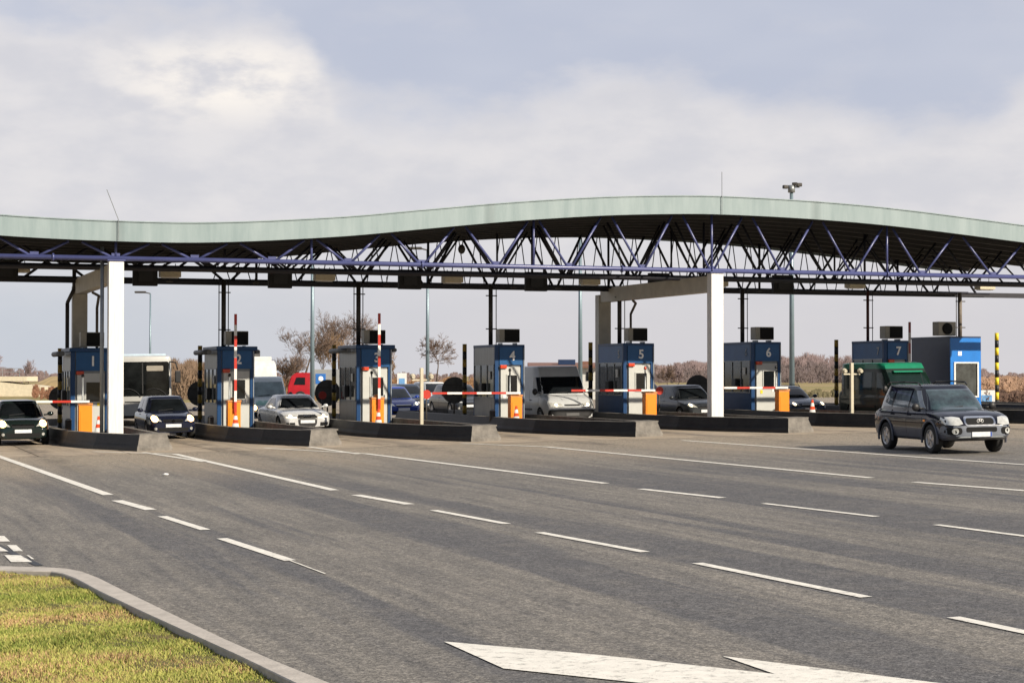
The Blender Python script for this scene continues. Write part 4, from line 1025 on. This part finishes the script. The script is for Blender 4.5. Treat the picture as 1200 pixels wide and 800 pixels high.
# 3 silver coupe
s = carspec(silver_p, 4.62, 1.86, 1.37, bonnet=1.25, bz=.90); W2 = .93
s['gh'].update(xr0=-1.75, xr1=-.95, w1=.62); s['front'] = [
    ('headlight*', M_['lamp'], [(W2*.40, .58), (W2*.62, .575), (W2*.84, .60), (W2*.90, .67), (W2*.72, .68), (W2*.42, .64)], .012), ('daylight_strip*', M_['lampsoft'], [(W2*.42, .575), (W2*.62, .57), (W2*.82, .595), (W2*.82, .61), (W2*.62, .59), (W2*.42, .592)], .022),
    ('grille', M_['blackp'], [(-.36, .62), (-.33, .34), (-.26, .25), (.26, .25), (.33, .34), (.36, .62), (.30, .655), (-.30, .655)], .010), ('grille_trim', M_['chrome'], quad(0, .668, .62, .018), .016),
    ('air_intake*', M_['dark'], [(W2*.48, .26), (W2*.80, .29), (W2*.82, .40), (W2*.50, .40)], .008), ('number_plate', M_['platew'], quad(0, .43, .52, .11), .026)]
g = s['gh']; s['sides'] = [(-.55, .62, -.45, .10, .93, 1.25), (-1.35, -.62, -.95, -.52, .93, 1.23)]
t, body, bvh = vehicle('car', 'silver coupe with a black grille between booths 2 and 3', 'car', s, 'lampsoft'); place(t, 361, 15.5, 4.62)
for k in range(4): decal(bvh, circ(-.105+.07*k, .60, .036, 14), 'front', M_['chrome'], 'emblem', t, .018)
# 4 light van behind the coupe
def vanspec(paintm, L, W, H, hood=.75, z0=1.05, rake=.55, wsz=(1.1, 1.6), tumble=.9, wr=.33, wins=()):
    h = L/2; s = dict(L=L, W=W, paint=paintm, wr=wr, axles=(h-.85, -h+1.0), crown=.6,
        belt=[(-h, z0), (-h+.1, z0+.05), (0, z0+.05), (h-hood-.15, z0+.02), (h-.35, z0-.14), (h-.12, z0-.28), (h-.03, z0-.40), (h, z0-.46)],
        sill=[(-h, .32), (h-.3, .26), (h, .3)], plan=[(-h, .95), (-h+.1, .99), (0, 1), (h-.6, 1), (h-.25, .96), (h-.08, .90), (h, .82)],
        gh=dict(xf0=h-hood+.12, xf1=h-hood-rake, xr0=-h+.02, xr1=-h+.08, z0=z0-.2, z1=H-.05, w0=W/2*.985, w1=W/2*tumble, bow=.03, exp=12), ws=wsz, back=(z0+.1, z0+.6), mz=z0+.12, ms=1.3, mirror=M_['blackp'], rim=M_['steel'])
    s['sides'] = list(wins); W2 = W/2
    s['front'] = [('headlight*', M_['lamp'], [(W2*.52, z0-.46), (W2*.92, z0-.44), (W2*.92, z0-.28), (W2*.55, z0-.30)], .012), ('grille', M_['blackp'], quad(0, z0-.38, W2*.9, .10), .01),
                  ('bumper', M_['blackp'], rquad(0, .42, W*.90, .22, .05), .03), ('number_plate', M_['platew'], quad(0, .40, .52, .11), .05)]
    s['side'] = [('shut_line', M_['dark'], quad(h-hood-1.15, .85, .014, 1.0), .001), ('shut_line', M_['dark'], quad(h-hood-.15, .8, .014, .8), .001), ('rub_strip', M_['blackp'], quad(-.4, .62, L-2.6, .07), .01), ('door_handle', M_['blackp'], quad(h-hood-1.0, .98, .18, .04), .015)]
    return s
gl_l = mat('pale_reflecting_glass', (.20, .25, .24), .08, var=.5, scale=1.5, spec=.8)
s = vanspec(mat('van_pale_grey', (.62, .65, .63), .4, coat=.4), 4.7, 1.9, 2.0, hood=.8, z0=1.1, wsz=(1.17, 1.78), wins=[(.2, 1.35, .2, 1.0, 1.15, 1.7), (-1.9, .05, -1.9, .05, 1.15, 1.7)]); s['glass'] = gl_l
s['front'].insert(0, ('bonnet_band', mat('pale_green_band', (.16, .34, .28), .4), rquad(.0, .92, 1.2, .2, .06), .006))
t, *_ = vehicle('van', 'pale grey van with a light green band behind the silver coupe', 'van', s, 'lamplit'); place(t, 318, 15.6+1.0, 4.7, D=78)
# 5 white panel van
s = vanspec(paint('van_white', (.50, .515, .52), .4, .08), 5.4, 2.02, 2.28, hood=.85, z0=1.18, rake=.62, wsz=(1.22, 1.86), tumble=.89, wins=[(1.05, 1.95, 1.05, 1.45, 1.30, 1.85)])
s['front'] = [('headlight*', M_['lamp'], [(.36, .72), (.86, .72), (.90, .90), (.44, .86)], .012), ('grille', M_['blackp'], quad(0, .79, .62, .06), .008),
    ('bumper', M_['blackp'], rquad(0, .46, 1.84, .32, .07), .03), ('number_plate', mat('plate_dim', (.10, .10, .10), .5), quad(0, .44, .52, .11), .05), ('bonnet_crease*', M_['steel'], [(.30, .98), (.33, .98), (.42, 1.15), (.39, 1.15)], .004)]
t, body, bvh = vehicle('van', 'white panel van waiting at the lowered barrier between booths 4 and 5', 'van', s, 'lampsoft'); place(t, 671, 25.9, 5.4)
b = NB(); tube(b, (.62, -.02, 2.25), (.62, -.02, 2.02+.0), .012, n=5); b.free()
# 6 dark grey hatchback
s = carspec(grey_p, 4.0, 1.68, 1.45, bonnet=.95); t, *_ = vehicle('car', 'dark grey hatchback half hidden by the right-hand white column', 'car', s, 'lampsoft'); place(t, 829, 31.2, 4.0)
# 7 blue estate
s = carspec(dblue_p, 4.6, 1.74, 1.40, bonnet=1.15); t, body, bvh = vehicle('car', 'slate blue estate car with roof rails beside booth 6', 'car', s, 'lampsoft'); place(t, 950, 36.9, 4.6, dz=-.10)
for sd in (1, -1):
    b = NB(); path(b, [(.35, sd*.56, 1.36), (.2, sd*.58, 1.44), (-1.5, sd*.58, 1.44), (-1.7, sd*.56, 1.36)], .018, n=6); obj('roof_rail', b, M_['blackp'], t)
# 8 green van
s = vanspec(green_p, 4.4, 1.95, 2.22, hood=.5, z0=1.15, rake=.75, wsz=(1.2, 1.86), tumble=.93, wins=[(.65, 1.45, .65, 1.05, 1.25, 1.85), (-.9, .3, -.9, .3, 1.22, 1.88)])
s['roofmat'] = teal_p; s['roofz'] = 1.96; s['glass'] = mat('greenish_glass', (.008, .02, .015), .06, spec=.4)
t, body, bvh = vehicle('van', 'tall dark green van with a bright green roof behind the dark off-roader', 'van', s, None); place(t, 1081, 36.6, 4.4)
decal(bvh, quad(0, 1.89, 1.2, .06), 'front', teal_p, 'sun_visor', t, .12)
# 9 blue car and others queueing farther back
s = carspec(blue_p, 4.1, 1.72, 1.45); t, *_ = vehicle('car', 'bright blue car with white headlights right of booth 3', 'car', s, 'lampsoft'); place(t, 474, 21.5, 4.1, D=83)
s = carspec(dblue_p, 4.1, 1.70, 1.42); t, *_ = vehicle('car', 'pale windscreened dark car following right behind the bright blue car', 'car', s); place(t, 489, 22, 4.1, D=98)
s = carspec(white_p, 4.2, 1.74, 1.50); t, *_ = vehicle('car', 'white car half hidden behind the cream camera post by booth 4', 'car', s); place(t, 520, 22, 4.2, D=100)
s = carspec(grey_p, 4.3, 1.74, 1.45); t, *_ = vehicle('car', 'dark grey car behind the round sign left of booth 4', 'car', s); place(t, 553, 22, 4.3, D=88)
s = carspec(mars_p, 4.2, 1.72, 1.45); t, *_ = vehicle('car', 'dark red car partly hidden by the orange cabinet of booth 5', 'car', s, 'lampsoft'); place(t, 772, 29, 4.2, D=90)

# ---- dark off-roader leaving the plaza
s = dict(L=4.5, W=1.84, paint=paint('paint_offroader', (.005, .006, .014), .07), wr=.355, axles=(1.31, -1.31), archgap=.07, crown=.9, clad=.60, cladmat=paint('cladding_grey', (.075, .08, .10), .4, .15),
    belt=[(-2.25, .90), (-2.18, 1.00), (-1.9, 1.06), (-.6, 1.04), (.55, 1.03), (1.2, 1.04), (1.6, 1.01), (1.95, .95), (2.12, .87), (2.21, .76), (2.25, .62)],
    sill=[(-2.25, .45), (-2.1, .34), (-1, .30), (1.2, .30), (2.0, .33), (2.25, .40)],
    plan=[(-2.25, .82), (-2.15, .92), (-1.8, .985), (0, .985), (1.3, 1), (1.8, .975), (2.05, .92), (2.18, .84), (2.25, .74)],
    gh=dict(xf0=1.12, xf1=.42, xr0=-2.12, xr1=-1.78, z0=.95, z1=1.62, w0=.845, w1=.66, bow=.06, exp=7), ws=(1.07, 1.56), back=(1.1, 1.55), mz=1.13, ms=1.0, mirror=M_['blackp'], rim=M_['alloy'], spokes=5, steer=.0)
s['sides'] = [(-.02, .80, .02, .36, 1.10, 1.53), (-1.02, -.12, -.96, -.08, 1.10, 1.53), (-1.80, -1.12, -1.55, -1.06, 1.12, 1.50)]
s['glass'] = mat('tinted_glass', (.025, .045, .05), .03, var=.8, scale=3.5, spec=.9, coat=.5)
s['sideglass'] = mat('side_glass_sky_tint', (.13, .16, .18), .04, var=.6, scale=3, spec=.8, coat=.4)  # paler base colour stands in for sky reflected in the side windows
s['front'] = [('headlight*', M_['lamp'], [(.45, .74), (.60, .70), (.84, .72), (.89, .80), (.86, .90), (.66, .92), (.50, .89)], .014),
    ('grille_surround', M_['chrome'], rquad(0, .805, .82, .235, .09), .010), ('grille', M_['dark'], rquad(0, .80, .72, .155, .06), .020),
    ('bumper', paint('bumper_grey', (.16, .175, .205), .35, .1), [(-.88, .50), (-.80, .44), (.80, .44), (.88, .50), (.90, .665), (.86, .69), (-.86, .69), (-.90, .665)], .045),
    ('air_intake', M_['dark'], rquad(0, .60, .80, .12, .04), .053), ('fog_surround*', M_['dark'], rquad(.68, .57, .34, .17, .07), .053), ('fog_light*', M_['lamp'], circ(.68, .565, .075, 18), .066),
    ('number_plate', M_['platew'], quad(0, .485, .52, .115), .066), ('skid_plate', M_['steel'], [(-.62, .405), (.62, .405), (.52, .445), (-.52, .445)], .035)]
s['side'] = [('shut_line', M_['dark'], quad(-.07, .78, .014, .62), .001), ('shut_line', M_['dark'], quad(.88, .82, .014, .44), .001), ('shut_line', M_['dark'], quad(-1.03, .84, .014, .4), .001), ('door_handle', paint('paint_offroader', (0, 0, 0)), rquad(.10, .93, .19, .04, .015), .018), ('door_handle', MATS['paint_offroader'], rquad(-.90, .93, .19, .04, .015), .018),
    ('indicator', M_['amber'], rquad(1.02, .80, .10, .04, .015), .01)]
t, body, bvh = vehicle('car', 'dark navy off-roader with chrome grille driving out at the right', 'car', s, None)
for sd in (1, -1):
    b = NB(); path(b, [(.25, sd*.63, 1.66), (.12, sd*.645, 1.725), (-.6, sd*.65, 1.74), (-1.55, sd*.645, 1.73), (-1.75, sd*.62, 1.66)], .02, n=8); obj('roof_rail', b, M_['blackp'], t)
    for xw in (1.31, -1.31):
        b = NB(); n = 16
        for k in range(n):
            a0, a1 = pi*(-.08+1.16*k/n), pi*(-.08+1.16*(k+1)/n); r_ = .44
            tube(b, (xw+r_*cos(a0), sd*.905, .36+r_*sin(a0)), (xw+r_*cos(a1), sd*.905, .36+r_*sin(a1)), .032, n=6, caps=False)
        obj('wheel_flare', b, s['cladmat'], t)
b = NB()                                             # slanted H in an oval
hx = bvh.ray_cast(Vector((8, 0, .80)), Vector((-1, 0, 0)))[0].x + .035
for y0, y1 in ((-.045, -.02), (.02, .045)): tube(b, (hx, y0, .765), (hx, y1, .845), .010, n=6)
tube(b, (hx, -.032, .80), (hx, .032, .81), .010, n=6)
for k in range(20):
    a0, a1 = 2*pi*k/20, 2*pi*(k+1)/20; tube(b, (hx, .085*cos(a0), .805+.05*sin(a0)), (hx, .085*cos(a1), .805+.05*sin(a1)), .007, n=5)
obj('emblem', b, M_['white'], t)
decal(bvh, quad(.235, .485, .04, .11), 'front', M_['plateb'], 'plate_band', t, .070)
b = NB(); box(b, (-.1, 0, .36), (3.6, 1.2, .12)); obj('underbody', b, M_['dark'], t)
b = NB(); tube(b, (-1.6, .3, 1.68), (-1.75, .3, 1.95), .006, n=5); obj('aerial', b, M_['blackp'], t)
hd = atan2(-cos(radians(12.5)), sin(radians(12.5)))
fw = Vector((cos(hd), sin(hd), 0)); rt = Vector((fw.y, -fw.x, 0))
c = G(1092.5, 531) - fw*1.31 - rt*.84; p, l = PL(c); c.z = gz(p, l); t.location = c
t.rotation_euler = (Vector((0, 0, 1)).rotation_difference(Vector((-SLOPE*PV.x, -SLOPE*PV.y, 1)).normalized()) @ Matrix.Rotation(hd, 3, 'Z').to_quaternion()).to_euler()

# ---- white bus
def bus():
    L, Wd, H = 10.5, 2.45, 2.95; h = L/2
    t = thing('bus', 'white bus with a big dark windscreen behind booth 1', 'bus')
    bm = NB(); box(bm, (0, 0, H/2+.16), (L, Wd, H-.32), bev=.14); bvh = BVHTree.FromBMesh(bm); body = obj('body', bm, paint('bus_white', (.44, .44, .42), .4, .06), t, smooth=35)
    b = NB(); box(b, (-.1, 0, H+.03), (L-.5, Wd-.35, .12), bev=.04); obj('roof', b, mat('bus_roof_blue', (.42, .52, .60), .4), t)
    ws = decal(bvh, rquad(0, 1.98, Wd-.22, 1.44, .1), 'front', mat('bus_glass', (.008, .009, .009), .05, spec=.3, var=.8, scale=1.5), 'windscreen', t, .012)
    decal(bvh, quad(0, 2.0, .05, 1.3), 'front', M_['blackp'], 'windscreen_bar', ws, .02)
    decal(bvh, rquad(.52, 2.42, .7, .22, .04), 'front', mat('blind_beige', (.30, .27, .22), .7), 'sun_blind', ws, .016)
    for y in (-.55, .55):
        b = NB()
        for k in range(9):
            a0, a1 = pi*(.15+.5*k/9), pi*(.15+.5*(k+1)/9); tube(b, (h+.035, y-.1+.62*cos(a0), .95+.62*sin(a0)), (h+.035, y-.1+.62*cos(a1), .95+.62*sin(a1)), .016, n=5)
        obj('wiper', b, M_['blackp'], ws)
    for sg in (1, -1):
        decal(bvh, rquad(sg*.92, .62, .36, .2, .05), 'front', M_['lamp'], 'headlight', t, .02)
        b = NB(); path(b, [(h-.1, sg*1.1, 2.7), (h+.3, sg*1.35, 2.65), (h+.3, sg*1.42, 2.35)], .03, n=6); box(b, (h+.28, sg*1.43, 2.05), (.14, .22, .5), bev=.03); obj('mirror', b, M_['blackp'], t)
        for k in range(6): 
            b = NB(); box(b, (h-1.9-1.45*k, sg*(Wd/2+.002), 1.98), (1.36, .02, 1.0), bev=.004); obj('side_window', b, M_['glass'], t)
    decal(bvh, quad(0, .36, 2.1, .16), 'front', M_['blackp'], 'bumper', t, .03); decal(bvh, quad(-.3, 1.02, .9, .05), 'front', M_['blackp'], 'trim_strip', t, .012)
    decal(bvh, circ(.1, .72, .05), 'front', M_['steel'], 'emblem', t, .012)
    for x in (h-2.4, -h+2.6):
        for sd in (1, -1): wheel(t, x, sd*(Wd/2-.16), .48, .28, sd, M_['steel'], 6)
    return t
place(bus(), 168, 9, 10.5, D=79)
# ---- lorries beyond
def lorry(name, label, px, D, cabm, boxm, head, Lb=5.2, Hb=2.6, Wd=2.2, logo=False, extra=None):
    t = thing(name, label, 'lorry'); L = Lb+1.9; h = L/2
    bm = NB(); pts = [(h-.0, .45), (h, 1.15), (h-.25, Hb-.45), (h-.6, Hb-.15), (h-1.75, Hb-.15), (h-1.75, .45)]
    f = bm.faces.new([bm.verts.new((x, -Wd/2+.08, z)) for x, z in pts]); r = bmesh.ops.extrude_face_region(bm, geom=[f])
    for v in [q for q in r['geom'] if isinstance(q, bmesh.types.BMVert)]: v.co.y = Wd/2-.08
    bmesh.ops.recalc_face_normals(bm, faces=bm.faces); bmesh.ops.bevel(bm, geom=list(bm.edges), offset=.06, segments=2, affect='EDGES'); bvh = BVHTree.FromBMesh(bm); obj('cab', bm, cabm, t, smooth=35)
    decal(bvh, rquad(0, 1.62, Wd-.5, .6, .08), 'front', M_['glass'], 'windscreen', t, .012)
    for ax in ('right', 'left'): decal(bvh, [(h-1.3, 1.3), (h-.45, 1.3), (h-.65, 1.85), (h-1.3, 1.85)], ax, M_['glass'], 'side_window', t, .01)
    for sg in (1, -1): decal(bvh, rquad(sg*.75, .65, .3, .18, .04), 'front', M_['lamp'], 'headlight', t, .015)
    b = NB(); box(b, (-.95, 0, Hb/2+.45), (Lb, Wd, Hb-.7), bev=.03); obj('cargo_box', b, boxm, t); b = NB(); box(b, (-.5, 0, .62), (L-1.4, .9, .2)); obj('chassis', b, M_['blackp'], t)
    if logo:
        for sd in (1, -1):
            b = NB(); box(b, (1.1, sd*(Wd/2+.01), 1.75), (.75, .02, .75), bev=.004); pn = obj('side_panel', b, mat('panel_blue', (.03, .16, .5), .5), t)
            b = NB(); ball(b, (1.1, sd*(Wd/2+.02), 1.75), .2, s=(1, .1, 1)); obj('panel_motif', b, M_['number'], pn)
    for x in (h-.95, -h+1.2):
        for sd in (1, -1): wheel(t, x, sd*(Wd/2-.14), .42, .26, sd, M_['steel'], 6)
    if extra: extra(t)
    return place(t, px, 0, L, head, D=D)
lorry('lorry', 'lorry with a red cab and grey box seen from the side behind booth 3', 338, 140, paint('lorry_red', (.42, .015, .025), .35), mat('lorry_grey_box', (.30, .31, .31), .5, var=.08), radians(183), 5.2, 2.35, logo=True)
def tank(t):
    b = NB(); box(b, (.2, .2, 3.2), (.9, .8, .45), bev=.05); obj('roof_unit', b, M_['mastdark'], t)
lorry('lorry', 'white lorry with a black unit on its roof right of booth 2', 306, 104, paint('lorry_white', (.62, .62, .60), .4), mat('lorry_pale_box', (.60, .60, .58), .5, var=.06), LANE, 5.5, 2.95, 2.0, extra=tank)

# ------------------------------------------------------------------ information boards
def board(px, ytop, ybot, wpx, D, lab):
    g = at(px, D); zt = EYE+(440-ytop)*D/F; zl = EYE+(440-ybot)*D/F; w = wpx*D/F
    t = thing('information_board', lab, 'sign', g, 0)
    b = NB(); box(b, (0, 0, (zt+zl)/2-g.z), (w, .1, zt-zl), bev=.01); p = obj('panel', b, M_['armwhite'], t)
    b = NB(); box(b, (0, -.06, (zt+zl)/2-g.z-.1), (w*.62, .02, (zt-zl)*.62)); obj('blue_field', b, mat('panel_light_blue', (.16, .36, .65), .5, var=.3, scale=3), p)
    for s_ in (-1, 1):
        b = NB(); tube(b, (s_*w*.35, .08, 0), (s_*w*.35, .08, zl-g.z+.3), .05, n=8); obj('post', b, M_['steel'], t)
board(471, 437, 459, 11, 110, 'white board with a pale blue field right of booth 3')
board(1156, 457, 475, 19, 92, 'small blue and pink board right of the bright blue booth')

# ------------------------------------------------------------------ background: bare trees, woods, bank, overpass
def h_big(k): return k[0] < 3
def branch(trunk, twigs, p, d, ln, r, depth, rr, up=.12, spread=.55, kids=(3, 4), minr=.010):
    segs = 3 if depth < 3 else 2; q = p.copy(); dd = d.copy()
    for k in range(segs):
        nd = (dd + Vector((rr.gauss(0, .13), rr.gauss(0, .13), rr.gauss(0, .08)+up*.4))).normalized(); e = q + nd*ln/segs
        r1 = max(minr, r*(1-.28)); tube(trunk if depth < 1 else twigs, q, e, r, r1, n=6 if depth < 2 else 3, caps=False)
        if depth < (5 if h_big(kids) else 4) and (k > 0 or depth > 0):
            for _ in range(rr.randint(*kids) - (1 if k < segs-1 else 0)):
                a = rr.random()*2*pi; s_ = rr.uniform(.35, 1)*spread; o = Vector((cos(a), sin(a), 0)); o = (o - nd*o.dot(nd)).normalized()
                cd = (nd*(1-s_*.5) + o*s_ + Vector((0, 0, up))).normalized()
                branch(trunk, twigs, e, cd, ln*rr.uniform(.5, .74), max(minr*1.2, r1*rr.uniform(.5, .7)), depth+1, rr, up, spread, kids, minr)
        q = e; dd = nd; r = r1
def bare_tree(px, D, ytop, label, seed, m=None, spread=.55, up=.12, name='bare_tree', kids=(2, 3), trunk_r=None, low=.30):
    g = at(px, D); h = EYE+(440-ytop)*D/F - g.z; rr = random.Random(seed)
    t = thing(name, label, 'tree', g, rr.random()*6, 'bare trees behind the plaza')
    a, b = NB(), NB(); r = trunk_r or h*.018
    tube(a, (0, 0, -.1), (0, 0, h*low), r*1.15, r, n=8)
    branch(a, b, Vector((0, 0, h*low)), Vector((0, 0, 1)), h*.34, r, 0, rr, up, spread, kids)
    zs = max(v.co.z for v in b.verts); k = h/zs
    for bm_ in (a, b): bmesh.ops.scale(bm_, vec=(k, k, k), verts=bm_.verts)
    obj('trunk', a, M_['bark'], t, recalc=False); obj('crown', b, m or M_['twig'], t, recalc=False)
bare_tree(357, 180, 374, 'bare dark trunked tree between booths 2 and 3, left of the blue mast', 11, spread=.95)
bare_tree(398, 190, 360, 'tallest bare tree, spreading crown directly left of booth 3', 5, spread=.9)
bare_tree(424, 196, 364, 'bare tree standing behind the mast of booth 3', 8, spread=.95)
bare_tree(377, 184, 388, 'low ochre twigged willow right of the blue mast', 4, M_['twigo'], spread=.7, up=.2, low=.15, kids=(3, 3))
bare_tree(391, 186, 384, 'ochre twigged willow next to the round sign of booth 3', 14, M_['twigo'], spread=.6, up=.2, low=.15, kids=(3, 3))
bare_tree(334, 175, 414, 'low reddish brown bush above the red lorry cab', 21, M_['twig'], spread=.8, up=.15, low=.08, kids=(3, 3))
bare_tree(346, 176, 412, 'reddish brown bush right above the red cab', 22, M_['twig'], spread=.8, up=.15, low=.08, kids=(3, 3))
bare_tree(512, 150, 389, 'small bare tree alone in the gap left of booth 4', 9, spread=.85, up=.02, kids=(2, 3))
bare_tree(466, 190, 408, 'ochre bare tree just right of booth 3', 17, M_['twigo'], spread=.6, up=.18, low=.15, kids=(3, 3))
bare_tree(410, 205, 368, 'bare tree with fine fawn twigs just behind booth 3', 55, spread=.9)
bare_tree(348, 200, 382, 'bare tree with side branches above the red lorry', 56, spread=.95)
bare_tree(33, 260, 420, 'rounded purple brown bush above the overpass', 31, M_['twigp'], spread=.8, up=.2, low=.12, kids=(3, 3))
bare_tree(-12, 250, 414, 'bare purple brown tree at the left edge', 33, M_['twigp'], spread=.7, low=.2, kids=(3, 3))
bare_tree(782, 150, 425, 'bare wide tree right of booth 5', 41, M_['twig'], spread=.8, low=.18, kids=(3, 3))
bare_tree(798, 160, 430, 'bare bushy tree left of the white column behind the dark hatchback', 42, M_['twigp'], spread=.8, low=.12, kids=(3, 3))

def woods(name, label, px0, px1, D0, D1, n, ytop, seed, m, tris=60, wdt=.10, wtop=.3):
    rr = random.Random(seed); V = []; Fc = []; 
    for _ in range(n):
        px = rr.uniform(px0, px1); D = rr.uniform(D0, D1); g = at(px, D)
        h = (EYE+(440-ytop(px))*D/F - g.z)*rr.uniform(.72, 1.03); cr = h*rr.uniform(.22, .36)
        for k in range(tris):
            z = h*rr.random()**.7*.98; f = sin(pi*min(1, (z/h)*.9+.1))**.6; a = rr.random()*2*pi; q = cr*f*sqrt(rr.random())
            x, y = g.x+q*cos(a), g.y+q*sin(a); ln = rr.uniform(.10, .22)*h; ww = wdt*rr.uniform(.5, 1.4); dx, dy = rr.gauss(0, .45)*ln+cos(a)*.2*ln, rr.gauss(0, .3)*ln; i = len(V)
            V += [(x-ww, y, g.z+z-ln*.3), (x+ww, y, g.z+z-ln*.3), (x+dx, y+dy, min(g.z+h*1.05, g.z+z+ln))]; Fc.append((i, i+1, i+2))
        i = len(V); tw = h*.012+.05; V += [(g.x-tw, g.y, g.z-.3), (g.x+tw, g.y, g.z-.3), (g.x+tw*.3, g.y, g.z+h*.8), (g.x-tw*.3, g.y, g.z+h*.8)]; Fc.append((i, i+1, i+2, i+3))
    me = bpy.data.meshes.new(name); me.from_pydata(V, [], Fc); me.materials.append(m); o = bpy.data.objects.new(name, me); C.objects.link(o)
    return tag(o, label, 'woods', kind='stuff')
topR = lambda px: interp([(690, 432), (760, 428), (830, 423), (880, 420), (940, 416), (1000, 418), (1090, 424), (1150, 434), (1200, 439), (1400, 438)], px) + 1.5*sin(px*.13)+1.2*sin(px*.37)
woods('woods', 'far leafless purple grey woods along the horizon at the right', 640, 1420, 640, 820, 900, topR, 5, M_['twigp'], 95, .16)
woods('woods', 'darker leafless wood in the middle of the right horizon', 740, 1130, 560, 640, 260, lambda p: topR(p)+9, 6, M_['twigpd'], 70, .15)
topL = lambda px: interp([(-300, 426), (0, 428), (20, 432), (60, 436), (200, 434), (240, 431), (300, 437), (640, 437)], px) + 1.2*sin(px*.21)
woods('woods', 'far thin line of leafless trees along the horizon at the left', -320, 660, 600, 760, 620, topL, 7, M_['twigp'], 80, .16)
# dry bank on the left with scrub
def ridge(name, pts, depth, m, kind='structure'):
    bm = NB(); rows = []
    for px, D, ytop in pts:
        g = at(px, D); h = EYE+(440-ytop)*D/F; d = Vector((g.x, g.y, 0)).normalized()
        prof = [(-depth*.5, g.z-.1), (-depth*.25, lerp(g.z, h, .55)), (0, h), (depth*.3, h), (depth*.8, g.z-.1)]
        rows.append([bm.verts.new((g.x+d.x*a, g.y+d.y*a, z)) for a, z in prof])
    for a, b in zip(rows, rows[1:]):
        for k in range(4): bm.faces.new((a[k], b[k], b[k+1], a[k+1]))
    return tag(obj(name, bm, m, smooth=60), kind=kind)
bank_m = mat('dry_grass_bank', (.46, .33, .15), .95, var=.35, scale=.35, bump=.6)
ridge('embankment', [(36, 230, 452), (60, 225, 441), (100, 222, 440), (150, 220, 441), (200, 220, 437), (240, 220, 437), (290, 225, 441), (330, 230, 446)], 26, bank_m)
woods('scrub', 'rust brown bare scrub on the dry bank at the left', 40, 74, 180, 215, 26, lambda p: 455+5*sin(p*.7), 12, mat('scrub_rust', (.30, .15, .09), .9, var=.4, scale=.3), 90, .05)
woods('scrub', 'orange brown scrub rising behind the white bus', 200, 300, 180, 210, 170, lambda p: 424+4*sin(p*.3), 13, mat('scrub_orange', (.27, .185, .125), .9, var=.4, scale=.3), 90, .05)
woods('scrub', 'dry scrub strip beyond the queueing cars', 300, 760, 170, 230, 420, lambda p: 444+2*sin(p*.2), 14, M_['scrub'], 60, .06)
woods('scrub', 'olive tangled scrub at the field edge right of booth 6', 860, 1080, 120, 150, 240, lambda p: 457+1.5*sin(p*.3), 15, mat('scrub_olive', (.20, .175, .10), .9, var=.4, scale=.3), 100, .04)
woods('reeds', 'pale pinkish reeds behind the sunlit striped post', 1120, 1300, 110, 170, 420, lambda p: 442+1.5*sin(p*.5), 16, mat('reeds_pink', (.40, .26, .18), .9, var=.35, scale=.3), 80, .04)
woods('scrub', 'dark brown bramble hedge at the right edge', 1120, 1300, 92, 104, 260, lambda p: 458+1.5*sin(p*.4), 17, mat('bramble', (.16, .10, .075), .9, var=.45, scale=.5), 120, .03)
# overpass
g = at(-40, 215)
t = thing('overpass_bridge', 'small cream concrete overpass at the left edge', 'bridge', g, radians(4))
def zy(y, D=215): return EYE+(440-y)*D/F-g.z
b = NB(); box(b, (-6, 0, (zy(441)+zy(446.5))/2), (27, 7, zy(441)-zy(446.5))); obj('deck', b, mat('bridge_cream', (.62, .56, .42), .8), t)
b = NB(); prism(b, [(3.9, -3.4), (9.5, -3.4), (9.5, 3.4), (3.9, 3.4)], -.2, lambda p: zy(446.6) if p[0] < 5 else zy(453)); obj('abutment', b, MATS['bridge_cream'], t)
b = NB(); box(b, (3.6, -3.6, zy(447)/2), (.8, .5, zy(447))); obj('pier', b, M_['steel'], t)
b = NB()
for k in range(14): tube(b, (-18+1.9*k, -3.4, zy(441)), (-18+1.9*k, -3.4, zy(441)+.9), .03, n=5)
for z in (.5, .9): tube(b, (-19, -3.4, zy(441)+z), (7, -3.4, zy(441)+z), .03, n=5)
obj('railing', b, M_['steel'], t)
# low service building beyond the white van
g = at(661, 135); t = thing('service_building', 'low building with brown roof behind the white van', 'building', g, 0)
s_ = 135/F
def zz(y): return EYE+(440-y)*s_-g.z
b = NB(); box(b, (0, 3, zz(431)/2), (80*s_, 6, zz(431))); obj('wall', b, M_['wallw'], t)
b = NB(); prism(b, [(-42*s_, -.5), (42*s_, -.5), (42*s_, 6.5), (-42*s_, 6.5)], zz(431), lambda p: zz(428.5) if p[1] < 3 else zz(424)); rf = obj('roof', b, M_['brick'], t)
b = NB(); box(b, (4*s_, 2.2, zz(424)), (20*s_, 1.6, 6*s_)); obj('roof_unit', b, M_['azuredark'], rf)
b = NB(); box(b, (26*s_, 2.2, zz(430)), (8*s_, 1, 14*s_)); obj('chimney', b, M_['brick'], rf)
for k in range(4):
    b = NB(); box(b, ((-30+20*k)*s_, -.02, zz(441)), (8*s_, .06, 10*s_)); obj('window', b, M_['glass'], t)

g = G(194, 557, .0); t = thing('paper_scrap', 'small scrap of white paper lying on the dark asphalt before island 1', 'litter', g)
b = NB(); ball(b, (0, 0, .03), .055, s=(1.5, .9, .5), sub=1); obj('crumpled_sheet', b, M_['armwhite'], t)
